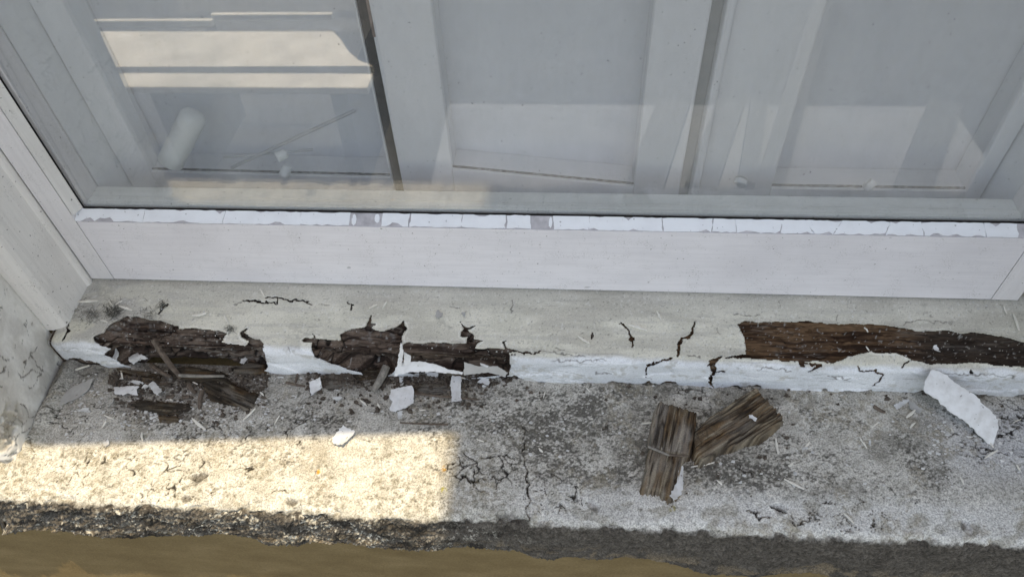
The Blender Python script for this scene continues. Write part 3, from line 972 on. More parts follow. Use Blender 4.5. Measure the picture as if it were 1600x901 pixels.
jamb(prof)
JR = 0.4492
jamb([(JR + JL - a, b) for a, b in prof])
add_box('head', (JL - 0.0165, JR + 0.0165, -0.0555, 0.040, HEAD_Z - 0.045, HEAD_Z - 0.0025), M['jamb'], frame)
# lining of the box between the two windows
add_box('lining', (-0.392, -0.3735, 0.0425, 0.1105, 0.0, 1.2), M['inner_paint'], frame)
add_box('lining', (0.4165, 0.436, 0.0425, 0.1105, 0.0, 1.2), M['inner_paint'], frame)
add_box('lining', (-0.373, 0.416, 0.0425, 0.1105, 0.0, 0.030), M['inner_paint'], frame)
add_box('lining', (-0.373, 0.416, 0.0425, 0.1105, 1.17, 1.2), M['inner_paint'], frame)

# ================================================================== outer sash
sash = root('sash_window', (0.02, 0.0, 0.0025))
sash['kind'] = 'thing'
tag(sash, 'white painted outer window sash with a wide bottom rail and cracked putty', 'window')
GY0, GY1 = 0.0115, 0.0147
JX0, JX1 = -0.3765, 0.4160                                    # joints between bottom rail and stiles
fix_normals(mesh_obj('bottom_rail', *prism([(0, 0.0028), (0, 0.0764), (0.0015, 0.0766), (0.0112, 0.0775), (0.0155, 0.0775), (0.040, 0.0775), (0.040, 0.0028)],
                                    'x', JX0 + 0.0006, JX1 - 0.0006), M['sash'], sash))
fix_normals(mesh_obj('inner_moulding', *prism([(0.0157, 0.0778), (0.0157, 0.0836), (0.017, 0.0846), (0.0235, 0.0850), (0.0243, 0.0839), (0.0252, 0.0846), (0.036, 0.0850), (0.040, 0.082), (0.040, 0.0778)], 'x', JX0 + 0.0066, JX1 - 0.0066), M['moulding'], sash))


def stile(side):
    g = lambda a: a if side < 0 else (JX0 + JX1) - a
    pr = [(-0.3985, 0.0), (JX0 - 0.0003, 0.0), (JX0 - 0.0002, 0.0112), (JX0, 0.0155), (-0.3712, 0.0155), (-0.3702, 0.017), (-0.3698, 0.024), (-0.3705, 0.0245), (-0.3700, 0.036), (-0.3725, 0.040), (-0.3985, 0.040)]
    pr = [(g(a), b) for a, b in pr]
    return fix_normals(mesh_obj('stile', *prism(pr, 'z', 0.0024, 1.20), M['stile'], sash))


stile(-1)
stile(1)
add_box('top_rail', (JX0, JX1, 0.0, 0.040, 1.10, 1.20), M['sash'], sash)
TILT = math.tan(R(1.5))                                       # the lower pane sits slightly tilted in its rebate, top inwards
pv, pf = box(-0.3696, 0.4091, GY0, GY1, 0.0780, 0.36)
pv = [(x, y + (z - 0.0780) * TILT, z) for x, y, z in pv]
mesh_obj('glass_pane', pv, pf, M['glass'], sash)
mesh_obj('glass_pane', *box(-0.3696, 0.4091, GY0, GY1, 0.385, 1.10), M['glass'], sash)
add_box('glazing_bar', (-0.3696, 0.4091, 0.0005, 0.039, 0.3605, 0.3845), M['sash'], sash, bevel=0.002)
put = mesh_obj('putty', *prism([(0.0003, 0.0769), (0.0111, 0.0826), (0.0111, 0.0778)], 'x', -0.3752, 0.4147), M['putty'], sash)
fix_normals(put)
for sx in (-1, 1):
    g = lambda a: a if sx < 0 else (JX0 + JX1) - a
    sp_ = mesh_obj('putty', *prism([(g(-0.3757), 0.0002), (g(-0.3716), 0.0104), (g(-0.3757), 0.0104)], 'z', 0.0835, 1.10), M['jamb'], sash)
    fix_normals(sp_)
add_box('shadow_gap', (-0.3715, 0.4110, 0.0105, 0.01135, 0.0824, 0.0840), M['gap'], sash)
for g0, g1 in ((-0.3718, -0.3706), (0.4101, 0.4113)):
    add_box('shadow_gap', (g0, g1, 0.0105, 0.01135, 0.0842, 0.36), M['gap'], sash)

# flakes of white paint still sitting on the putty of the bottom rail
PA, PB = np.array([0.0003, 0.0769]), np.array([0.0111, 0.0826])


def on_putty(px, v):
    """point on the putty slope: px traced along the rail, v from 0 (front) to 1 (glass)"""
    yz = PA + (PB - PA) * v
    xx = at(px, 347, 'y', 0.0055)[0]
    return np.array([xx, *yz])


def flat_piece(name, outline3, thick, mat, parent=None, normal=None, curl=0.0, curl_dir=None, inner=0.004, origin=None, wob=0.0, rough=0.0):
    """thin plate with the given outline (3-D points on a plane), finely meshed, curled and with real thickness"""
    O = np.array(outline3, float)
    c = O.mean(0)
    if normal is None:
        u_, s_, vt = np.linalg.svd(O - c)
        normal = vt[2]
        if normal[2] < 0:
            normal = -normal
    normal = _unit(normal)
    a = _unit(np.cross([0, 0, 1], normal)) if abs(normal[2]) < .95 else _unit(np.array([1, 0, 0]) - normal * normal[0])
    b = np.cross(normal, a)
    q = np.stack([(O - c) @ a, (O - c) @ b], 1)
    # ragged outline
    pts = []
    for p0, p1 in zip(q, np.roll(q, -1, 0)):
        L = np.linalg.norm(p1 - p0)
        k = max(1, int(L / (inner * .6)))
        for i in range(k):
            t = i / k
            p = p0 + (p1 - p0) * t
            if i and rough:
                p = p + RNG.normal(0, rough, 2)
            pts.append(p)
    pts = np.array(pts)
    lo, hi = pts.min(0), pts.max(0)
    gx, gy = np.meshgrid(np.arange(lo[0], hi[0], inner), np.arange(lo[1], hi[1], inner))
    gp = np.stack([gx.ravel(), gy.ravel()], 1) + RNG.uniform(-.2, .2, (gx.size, 2)) * inner
    gp = gp[inside(gp[:, 0], gp[:, 1], pts)]
    if len(gp):
        dmin = np.min(np.linalg.norm(gp[:, None] - pts[None], axis=2), axis=1)
        gp = gp[dmin > inner * .4]
    allp = [Vector(p) for p in pts] + [Vector(p) for p in gp]
    n = len(pts)
    vs, es, fs, *_ = geometry.delaunay_2d_cdt(allp, [], [list(range(n))], 1, 1e-7)
    V2 = np.array([tuple(v) for v in vs])
    cd = _unit(curl_dir) if curl_dir is not None else np.array([1.0, 0.0])
    t = V2 @ cd
    w = max(1e-6, np.abs(t).max())
    hh = curl * (t / w) ** 2 + (wob * (fbm(V2[:, 0] * 90 + 50 * c[0], V2[:, 1] * 90, 5, 2) - .5) * 2 if wob else 0)
    top = c + V2[:, :1] * a + V2[:, 1:] * b + (hh + thick)[:, None] * normal
    bot = c + V2[:, :1] * a + V2[:, 1:] * b + hh[:, None] * normal
    k = len(V2)
    faces = [tuple(f) for f in fs] + [tuple(i + k for i in f[::-1]) for f in fs]
    cnt = {}
    for f in fs:
        for i, j in zip(f, list(f[1:]) + [f[0]]):
            cnt[(i, j)] = 1
    faces += [(j, i, i + k, j + k) for (i, j) in cnt if (j, i) not in cnt]
    o = mesh_obj(name, np.concatenate([top, bot]), faces, mat, parent, origin=origin)
    fix_normals(o)
    return o


PUT_X = [126, 231, 355, 472, 548, 596, 640, 722, 790, 830, 864, 921, 1036, 1114, 1151, 1224, 1268, 1312, 1392, 1446, 1545, 1598]
PUT_BARE = {4: 1.0, 9: 1.0}                                   # pieces lost altogether
last_sl = 0
for k_, (x0, x1) in enumerate(zip(PUT_X[:-1], PUT_X[1:])):
    if k_ in PUT_BARE:
        continue
    g0, g1 = random.choice([.15, .3, .9, 2.0]), random.choice([.1, .3, .8])
    sl_ = ({1114: -3, 1151: 2, 1224: -6, 1268: 14, 1312: -16, 1392: -9, 1446: 2}.get(x1, random.uniform(-2, 2)))
    sl0 = last_sl
    last_sl = sl_
    n_ = max(4, int((x1 - x0) / 7))
    up, dn = [], []
    for t in np.linspace(0, 1, n_):
        up.append(on_putty(x0 + g0 + (x1 - x0 - g0 - g1) * t - (sl0 * (1 - t) + sl_ * t) * .5, min(.97, 0.955 - .10 * max(0, random.gauss(0, .6)) ** 2)))
    for t in np.linspace(1, 0, n_):
        dip = .55 * max(0, fbm(np.array([x0 * .11 + t * (x1 - x0) * .06]), np.array([3.3]), 17, 3)[0] - .60) / .45
        dn.append(on_putty(x0 + g0 + (x1 - x0 - g0 - g1) * t + (sl0 * (1 - t) + sl_ * t) * .5, -0.02 + dip + .05 * abs(random.gauss(0, .8))))
    nrm_ = np.cross([1, 0, 0], [0, *(PB - PA)])
    flat_piece('paint_flake', up + dn, 0.0006, M['putty_paint'], put, normal=nrm_, inner=0.004, wob=0.0003, rough=0.00035)
for x0, x1, v0, v1 in ((550, 559, .0, .95), (586, 595, .2, .95), (857, 863, 0.05, .95)):
    pts_ = [on_putty(x0 + (x1 - x0) * (.5 + .5 * math.cos(q) * random.uniform(.7, 1.1)), (v0 + v1) / 2 + (v1 - v0) / 2 * math.sin(q) * random.uniform(.8, 1)) for q in np.linspace(0, 2 * math.pi, 9)[:-1]]
    flat_piece('paint_flake', pts_, 0.0006, M['putty_paint'], put, normal=nrm_, inner=0.003, rough=0.0003)

# ================================================================== inner window behind the glass
inner = root('inner_window', (0.02, 0.08, 0.03))
inner['kind'] = 'thing'
tag(inner, 'white inner casement window seen through the outer glass', 'window')
IY = 0.080


def casement(x0, x1, pane0, pane1, zl, zr, top=1.16):
    c = root('casement', (0.5 * (x0 + x1), IY, 0.03))
    c.parent = inner
    c.location = np.array(c['_at']) - np.array(inner['_at'])
    add_box('stile', (x0, pane0, IY, IY + 0.03, 0.0305, top), M['inner_paint'], c, bevel=0.0015)
    add_box('stile', (pane1, x1, IY, IY + 0.03, 0.0305, top), M['inner_paint'], c, bevel=0.0015)
    v, f = prism([(pane0 + .0002, 0.0305), (pane1 - .0002, 0.0305), (pane1 - .0002, zr), (pane0 + .0002, zl)], 'y', IY, IY + 0.03)
    fix_normals(mesh_obj('rail', v, f, M['inner_paint'], c))
    mesh_obj('pane', *box(pane0 + .0003, pane1 - .0003, IY + 0.0055, IY + 0.0085, min(zl, zr) - 0.004, top), M['glass_inner'], c)
    v, f = prism([(pane0, zl), (pane1, zr), (pane1, zr + 0.0012), (pane0, zl + 0.0012)], 'y', IY + 0.0035, IY + 0.0054)
    fix_normals(mesh_obj('dirt_line', v, f, M['dirt_line'], c))
    return c


casement(-0.3725, -0.1145, -0.346, -0.1160, 0.066, 0.062)
casement(-0.1060, 0.1500, -0.0570, 0.1085, 0.0730, 0.0553)
casement(0.1665, 0.4155, 0.2314, 0.4006, 0.0555, 0.0550)
add_box('dark_gap', (-0.1144, -0.1061, IY + 0.003, IY + 0.028, 0.0305, 1.16), M['gap'], inner)
add_box('worn_edge', (-0.10595, -0.1040, IY - 0.0012, IY + 0.006, 0.205, 0.30), M['rusty_edge'], inner)
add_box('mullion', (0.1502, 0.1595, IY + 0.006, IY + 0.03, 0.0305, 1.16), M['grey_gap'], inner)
add_box('mullion', (0.1597, 0.1663, IY - 0.006, IY + 0.03, 0.0305, 1.16), M['inner_paint'], inner, bevel=0.002)
cur = add_box('curtain', (-0.372, 0.415, 0.1108, 0.114, 0.002, 1.2), M['curtain'], origin=(0.02, 0.112, 0.002))
tag(cur, 'plain pale curtain hanging close behind the inner panes', 'curtain')


def rod(name, a, b, r, mat, parent=None, seg=20, dome=True, bend=0.0, origin=None):
    a, b = np.array(a, float), np.array(b, float)
    d = _unit(b - a)
    u = _unit(np.cross(d, [0.3, 0.9, 0.2]))
    w = np.cross(d, u)
    L = np.linalg.norm(b - a)
    st = [(0.0, r * .9), (0.04 * r, r)] + [(t * L, r) for t in (0.25, .5, .75)] + [(L - r * .5, r), (L - r * .2, r * .85), (L - .05 * r, r * .55), (L, r * .05)] if dome else [(0, r), (L * .33, r), (L * .66, r * .9), (L, r * .7)]
    v, f = [], []
    for t, rr in st:
        off = bend * math.sin(math.pi * t / L)
        for k in range(seg):
            q = 2 * math.pi * k / seg
            v.append(a + d * t + (u * math.cos(q) + w * math.sin(q)) * rr + w * off)
    for i in range(len(st) - 1):
        for k in range(seg):
            f.append((i * seg + k, i * seg + (k + 1) % seg, (i + 1) * seg + (k + 1) % seg, (i + 1) * seg + k))
    f.append(tuple(range(seg))[::-1])
    f.append(tuple(range((len(st) - 1) * seg, len(st) * seg)))
    o = mesh_obj(name, v, f, mat, parent, smooth=dome, origin=origin)
    return fix_normals(o)


hb, ht = at(266, 254, 'y', 0.060), at(305, 176, 'y', 0.074)
o = rod('white_rod', hb, ht, 0.0112, M['white'], origin=hb)
tag(o, 'thick white round ended rod leaning behind the glass at the left', 'rod')
for (a, b, r_, lab) in (((362, 262), (556, 172), 0.0016, 'long thin white wire slanting across the left inner pane'),
                        ((350, 246), (490, 234), 0.0012, 'short thin white wire lying low behind the left pane'),
                        ((432, 246), (449, 238), 0.0050, 'small white plastic peg above the other near the left pane'),
                        ((443, 276), (450, 258), 0.0048, 'small white plastic peg standing lowest by the left pane'),
                        ((1156, 289), (1160, 277), 0.0058, 'white knob at the foot of the right casement, left of its pane'),
                        ((1364, 294), (1352, 283), 0.0055, 'white knob at the foot of the right inner pane')):
    pa, pb = at(*a, 'y', 0.068), at(*b, 'y', 0.074)
    o = rod('white_wire' if r_ < .003 else 'white_peg', pa, pb, r_, M['white' if r_ > .003 else 'dull_wire'], origin=pa, seg=12)
    tag(o, lab, 'wire' if r_ < .003 else 'peg')

# ================================================================== loose things on ledge and sill
def flake(pts, lab, mat='flake', lift=0.0012, thick=0.0006, curl=0.0, cdir=(1, 0), tilt=None, group='paint flakes lying on the ledge', cat='paint flake', name='paint_flake', wob=0.0004, rough=0.0004):
    O = np.array([on_ledge(px, py, lift) for px, py in pts])
    if tilt:
        c = O.mean(0)
        O[:, 2] += (O[:, 0] - c[0]) * tilt[0] + (O[:, 1] - c[1]) * tilt[1]
        O[:, 2] += max(0, -min((O[:, 0] - c[0]) * tilt[0] + (O[:, 1] - c[1]) * tilt[1]))
    size = np.ptp(O, axis=0).max()
    curl = curl or size * random.choice([-.10, .12, .16, -.07])
    if cdir == (1, 0):
        q0 = random.uniform(0, 3.1)
        cdir = (math.cos(q0), math.sin(q0))
    wob = min(.0009, size * .05)
    if curl < 0:
        O[:, 2] -= curl
    o = flat_piece(name, O, thick, M[mat], None, curl=curl, curl_dir=cdir, inner=min(0.004, max(0.0016, size / 9)), origin=O.mean(0), wob=wob, rough=rough)
    return tag(o, lab, cat, group)


BIG = [(1459, 577), (1476, 584), (1499, 601), (1525, 618), (1548, 642), (1558, 656), (1558, 670), (1553, 695), (1544, 693), (1528, 679), (1522, 670), (1502, 654), (1479, 640), (1465, 624), (1443, 610), (1444, 597), (1450, 587)]
O = []
for px, py in BIG:                                            # leans: its upper end rests against the front of the sill
    t = np.clip((695 - py) / 118.0, 0, 1)
    p = at(px, py, 'z', ledge_z(-0.11) + 0.0015 + 0.038 * t ** 1.15)
    O.append(p)
o = flat_piece('paint_flake', O, 0.0011, M['flake_white'], None, curl=-0.0012, curl_dir=(0.6, 0.8), inner=0.0035, origin=O[11], wob=0.0006, rough=0.0005)
tag(o, 'long curved white paint flake leaning against the sill front at the right', 'paint flake', 'paint flakes lying on the ledge')

flake([(149, 592), (140, 608), (121, 622), (100, 631.5), (80, 641.5), (86, 631.5), (100, 615), (112, 606), (130.5, 598)], 'grey leaf shaped paint flake by the left masonry reveal', 'flake_grey', curl=0.002, cdir=(.6, .8))
flake([(158.5, 542), (169, 537), (182, 543), (190, 554.6), (182, 565), (168, 557), (161, 550)], 'rounded pale paint flake hanging over the left end of the rot', lift=0.009, tilt=(0.1, .5), curl=0.001)
flake([(162, 556), (180, 563), (170, 568), (159, 563)], 'small grey paint flake tucked under the rounded one at the left', 'flake_grey', lift=0.004)
flake([(201.6, 561.6), (217, 555), (234, 563.5), (219, 566), (210, 571), (204, 567)], 'pale pointed paint flake just below the left rotten hole', lift=0.004, tilt=(0, .3))
flake([(178, 604.7), (203, 606), (220, 607), (215.6, 610.5), (217, 619), (182, 618)], 'bluish white rectangular paint flake left of the brown wood sliver', 'flake_white')
flake([(233, 602), (241, 597), (256, 615), (247, 621)], 'oblong grey white paint flake tilted right beside the bluish rectangle', lift=0.003, tilt=(.2, 0))
flake([(200.5, 597.7), (210, 594.7), (225, 599), (217, 602)], 'narrow grey paint chip above the bluish rectangle', 'flake')
flake([(222, 606), (228, 600), (233, 604), (226, 609)], 'tiny grey paint chip between bluish rectangle and oblong flake', 'flake')
flake([(484, 600), (501.6, 593), (504, 606), (486.5, 619)], 'white angular paint flake below the rotten hole second from left', 'flake_white', tilt=(-.1, .2))
flake([(520, 622), (529.6, 619), (536.6, 623), (525, 626)], 'small flat pale chip right below the white angular flake', 'flake')
flake([(611.7, 610.5), (644, 606), (648, 615), (646.6, 631.5), (618.6, 644), (609, 641), (614, 629), (609, 622)], 'large squarish white paint flake in the middle of the shaded ledge', 'flake_white', lift=0.003, tilt=(.05, .1), curl=.0012)
flake([(707, 588), (721, 589.6), (720, 606), (720, 622), (722, 625.7), (706, 630), (705, 617.5), (704, 600)], 'tall white paint strip lying across a dark twig', 'flake_white', lift=0.0035, curl=.0015, cdir=(0, 1))
flake([(745.7, 597.7), (752.7, 590.7), (768, 594), (763, 601.7)], 'flat white diamond shaped flake right of the tall strip', 'flake_white')
flake([(757, 602), (760, 603), (757, 607), (753, 604)], 'tiny white chip just under the diamond shaped flake', 'flake')
flake([(664, 581), (686, 582.6), (684, 589.6), (667.6, 587)], 'small pale flake under the curled strip of sill paint', 'flake_white', lift=0.003)
flake([(621, 643), (630, 642), (629, 652.5), (623, 656)], 'small pale chip touching the bottom of the large squarish flake', 'flake')
flake([(518.8, 685), (539, 668), (556, 676), (537.6, 697), (521.6, 693.6)], 'bright white paint flake lying alone on the sunlit patch', 'flake_white', lift=0.003, tilt=(.1, .1))
flake([(624, 590), (630, 589), (630, 602), (625, 603)], 'narrow grey chip above the large squarish flake', 'flake')
flake([(630, 587), (640, 584), (641, 589)], 'tiny three cornered chip left of a similar wider one', 'flake')
flake([(645, 585), (655, 583), (655, 587)], 'tiny wide chip under the left end of the curled strip', 'flake')
flake([(378, 561), (384, 559), (387, 562), (380, 569), (375, 566)], 'small pale chip at the right end of the left rotten hole', 'flake', lift=.006)
flake([(1458, 541), (1463, 540), (1468, 551), (1460, 547)], 'small white chip stuck on the dark right rotten hole', 'flake_white', lift=0.036)
flake([(1170, 648), (1176, 650), (1183, 654), (1181, 658), (1170, 653)], 'cream chip resting on the larger slanting wood block', 'flake_white', lift=0.013, group='paint chips on wood')
flake([(161, 692), (170, 686), (172, 692), (166, 698)], 'small pale chip near the shadow line at left', 'flake')
flake([(122, 641), (139, 637), (140, 644), (122, 643)], 'pale slim chip below the leaf shaped flake', 'flake')
flake([(680, 494), (684, 485), (692, 490), (691, 495), (685, 498)], 'dark grey triangular flake lying on the cream sill', 'flake_grey', lift=0.0385, group='paint chips on sill')
flake([(721, 489), (727, 488), (727, 492), (723, 494)], 'tiny dark grey chip on the cream sill right of the triangle', 'flake_grey', lift=0.0385, group='paint chips on sill')
flake([(1357, 689), (1361, 688), (1359, 697)], 'tiny white chip alone on the right of the ledge', 'flake')
flake([(1396, 632), (1419, 623), (1420, 627), (1402, 640)], 'dull grey chip beside a dark chip on the right of the ledge', 'flake')
flake([(1419, 624), (1440, 640), (1438, 645), (1422, 640)], 'dark grey chip right of the dull grey chip', 'flake_grey')
flake([(176, 627), (181, 623), (175, 631), (168, 636)], 'small dark sliver of paint near the leaf shaped flake', 'flake_grey')

# paint that still hangs on the sill: parts of it
def curl_part(pts, lift, mat='flake_white', **k):
    O = [at(px, py, 'y', -0.0735 - l) for (px, py), l in zip(pts, lift)]
    return flat_piece('curled_paint', O, 0.0007, M[mat], sill, inner=0.003, rough=0.0003, wob=.0004, **k)


curl_part([(618, 574), (628, 568), (653, 566.5), (677, 570), (703, 577), (724, 580), (723, 583), (677, 579), (642, 579), (619, 584)], [0.004] * 10, normal=(0, -.8, .6))
curl_part([(624, 538), (630, 548), (630.5, 569), (622, 571)], [0.002] * 4, normal=(-.3, -.9, .2))
curl_part([(631.5, 551), (642, 557), (642, 567), (631, 568)], [0.001] * 4, normal=(.3, -.9, .2))
curl_part([(724, 568), (749, 573), (777, 573), (794, 581), (790, 585), (763, 580), (726, 583)], [0.003] * 7, mat='flake_grey', normal=(0, -.8, .5))
curl_part([(750, 568), (763, 572), (762, 574), (751, 570)], [0.004] * 4)


# ------------------------------------------------------------------ rotten wood blocks
def chunk(name, outline, base_lift, height, grain_px, lab, seed, tone=(0.5, 0.5), parent=None, smalls=False, edge=0.0022, relief=1.0, dim=1.0, flat=1.0, group=None, cat='wood'):
    O = np.array([on_ledge(px, py, base_lift + height * .8) for px, py in outline])
    ga, gb = on_ledge(*grain_px[0], base_lift), on_ledge(*grain_px[1], base_lift)
    d = _unit((gb - ga)[:2])
    e = np.array([-d[1], d[0]])
    org = O.mean(0)
    q = (O[:, :2] - org[:2])
    q = np.stack([q @ d, q @ e], 1)
    step = 0.0007 if not smalls else 0.0008
    lo, hi = q.min(0) - 3 * step, q.max(0) + 3 * step
    A, B = np.meshgrid(np.arange(lo[0], hi[0], step), np.arange(lo[1], hi[1], step), indexing='ij')
    jA = A + (0.0060 if not smalls else 0.0035) * (fbm(A * 0 + B * 750, A * 50, seed, 3) - .5)           # ragged ends follow the grain
    jB = B + 0.0012 * (fbm(A * 250, B * 250, seed + 1, 2) - .5)
    m = inside(jA, jB, q)
    inn = blur(m, max(1, int(edge / step)))
    wav = 0.002 * (fbm(A * 40, B * 60, seed + 2, 2) - .5)
    g1 = .62 * fbm(A * 34, (B + wav) * 900, seed + 3, 3) + .38 * fbm(A * 90, B * 230, seed + 11, 3)
    g2 = fbm(A * 45, (B + wav) * 1500, seed + 4, 2)
    split = 1 - sstep(0.0, 0.07, np.abs(fbm(A * 14, (B + wav) * 240, seed + 5, 3) - .5))
    h = height * (0.55 + 0.45 * sstep(.35, 1.0, inn)) + relief * (0.0030 * (g1 - .5) + 0.0016 * (g2 - .5)) - relief * 0.0025 * split * sstep(.4, .6, fbm(A * 30, B * 60, seed + 6, 2))
    h += height * .25 * (fbm(A * 40, B * 60, seed + 7, 2) - .5)
    base_z = ledge_z(org[1]) + base_lift - 0.0006
    P = np.zeros(A.shape + (3,))
    P[..., 0] = org[0] + A * d[0] + B * e[0]
    P[..., 1] = org[1] + A * d[1] + B * e[1]
    P[..., 2] = base_z + np.where(m, np.maximum(h * flat, height * flat * .25), 0)
    P[..., 2] += (P[..., 1] - org[1]) * 0.04
    mm = m[:-1, :-1] | m[1:, :-1] | m[1:, 1:] | m[:-1, 1:]
    t = sstep(.36, .64, g1)
    dark, mid, pale = (0.045, 0.029, 0.018), (0.185, 0.115, 0.060), (0.42, 0.36, 0.265)
    c = mixc(dark, mid, t)
    c = mixc(c, pale, .85 * sstep(.48, .68, g2 * .5 + fbm(A * 18, (B + wav) * 260, seed + 8, 3) * .5))
    c = mixc(c, mixc((0.10, 0.075, 0.052), (0.235, 0.205, 0.17), g2), .35 * sstep(.45, .6, fbm(A * 110, B * 160, seed + 12, 3)))
    c = mixc(c, mixc((0.085, 0.060, 0.040), (0.27, 0.215, 0.15), fbm(A * 70, B * 420, seed + 15, 4)), .35 * sstep(.35, .6, fbm(A * 55, B * 75, seed + 16, 3)))
    xc = 1 - sstep(0, .035, np.abs(fbm(A * 120, B * 40, seed + 13, 2) - .5))
    c = mixc(c, (0.035, 0.026, 0.02), .6 * xc * sstep(.5, .62, fbm(A * 40, B * 40, seed + 14, 2)))
    c = mixc(c, (0.30, 0.285, 0.26), tone[0] * sstep(.42, .62, fbm(A * 35, B * 90, seed + 9, 3)))
    c = mixc(c, (0.028, 0.020, 0.015), .85 * split)
    c = mixc(c, (0.05, 0.043, 0.036), (1 - tone[1]) * sstep(.4, .6, fbm(A * 45, B * 110, seed + 10, 3)))
    c = c * dim
    o = grid_obj(name, P, M['chunk'], parent, keep=mm, colors=c, origin=(org[0], org[1], base_z), smooth=False)
    if parent is None:
        tag(o, lab, cat, group)
    return o


blk = root('wood_block', on_ledge(1040, 735))
tag(blk, 'upright rotten wood block split across, nearest the middle of the ledge', 'wood block', 'rotten wood blocks on the ledge')
chunk('upper_piece', [(1029, 627), (1052, 633), (1069, 638.6), (1090.5, 642.6), (1088, 667), (1081, 712), (1060, 711), (1045, 709), (1014, 699), (1016, 667), (1021, 643)], 0.0, 0.0135, ((1035, 700), (1048, 632)), '', 300, (.5, .6), blk)
chunk('lower_piece', [(1014, 694), (1045, 706), (1072, 709), (1066, 727), (1066, 747), (1065, 770), (1050, 781), (1037, 773), (1025, 766), (1001, 765), (1008, 736)], 0.0, 0.0095, ((1020, 768), (1036, 705)), '', 330, (.35, .9), blk)
rod('twig', on_ledge(1013, 697, .0105), on_ledge(1046, 711, 0.014), 0.0011, M['grey_stick'], blk, seg=6, dome=False)
rod('twig', on_ledge(1045, 710, .0138), on_ledge(1076, 712, 0.0135), 0.0010, M['brown_stick'], blk, seg=6, dome=False)
flat_piece('paint_chip', [on_ledge(px, py, .0085) for px, py in ((1060, 735), (1067, 727), (1067, 747), (1065, 771), (1052, 782), (1046, 774), (1058, 752))], 0.0006, M['flake'], blk, inner=.003, rough=.0005)
chunk('wood_block', [(1185, 606.6), (1194.5, 618.6), (1206.5, 632), (1226.5, 654.6), (1208, 672), (1192, 684), (1165, 688), (1149, 696), (1125, 701), (1117, 712), (1096, 722.5), (1085, 712), (1085, 674.6), (1104, 653), (1130.5, 637), (1157, 617), (1176, 606.6)],
      0.0, 0.0125, ((1096, 700), (1205, 632)), 'rotten wood block slanting up to the right, longer than its neighbour', 360, (.25, .75), group='rotten wood blocks on the ledge', cat='wood block')

# flat rotten fragments and sticks at the left
frag = dict(smalls=True, edge=0.0016, relief=.8, dim=.55, flat=.55, group='rotten wood fragments on the ledge', cat='wood fragment')
chunk('wood_fragment', [(198, 628), (215, 622), (240, 624), (262, 625), (298, 628), (297, 636), (280, 643), (262, 646), (240, 642), (215, 637)], 0.0, 0.0045, ((205, 630), (290, 636)), 'flat dark brown wood fragment below the paint flakes at left', 400, (.1, .2), **frag)
chunk('wood_fragment', [(246, 646), (278, 648), (279, 657), (248, 657)], 0.0, 0.004, ((246, 650), (279, 652)), 'short reddish brown wood fragment just under the flat dark one', 410, (0, .8), **frag)
chunk('wood_fragment', [(312, 590), (345, 583), (372, 600), (402, 612), (394, 630), (385, 640), (366, 630), (348, 628), (326, 622), (318, 606)], 0.0, 0.006, ((318, 592), (395, 625)), 'broad grey brown wood fragment between the left holes', 420, (.5, .3), **frag)
chunk('wood_fragment', [(640, 601), (670, 594), (700, 598), (702, 606), (690, 614), (660, 616), (642, 612)], 0.0, 0.0035, ((640, 606), (702, 604)), 'flat grey wood fragment between square flake and tall strip', 430, (.8, .6), **frag)
chunk('wood_fragment', [(486, 590), (512, 580), (540, 584), (545, 594), (530, 606), (515, 608), (500, 600)], 0.0, 0.003, ((488, 592), (540, 588)), 'thin grey brown wood fragment behind the white angular flake', 440, (.7, .5), **frag)
chunk('wood_fragment', [(545, 578), (572, 572), (600, 575), (604, 584), (580, 588), (556, 590)], 0.0, 0.006, ((548, 582), (602, 576)), 'rough wood fragment fallen under the second rotten hole', 450, (.6, .4), **frag)
chunk('wood_fragment', [(258, 572), (300, 568), (330, 574), (352, 580), (340, 590), (300, 592), (268, 586)], 0.0, 0.009, ((258, 580), (350, 582)), 'dark wood fragment heaped against the left rotten hole', 460, (.3, .2), **frag)
chunk('wood_fragment', [(180, 572), (215, 576), (250, 582), (252, 592), (225, 594), (190, 586)], 0.0, 0.004, ((180, 576), (252, 588)), 'low grey wood fragment under the left end of the rot', 470, (.7, .4), **frag)
chunk('wood_fragment', [(390, 560), (412, 566), (416, 577), (396, 580), (360, 578), (362, 570)], 0.0, 0.008, ((360, 574), (415, 572)), 'dark wood fragment filling the right foot of the left hole', 480, (.4, .2), **frag)
chunk('wood_fragment', [(690, 574), (724, 578), (724, 582), (700, 581)], 0.002, 0.006, ((690, 576), (724, 580)), 'narrow dark wood fragment in the third rotten hole', 490, (.3, .2), **frag)

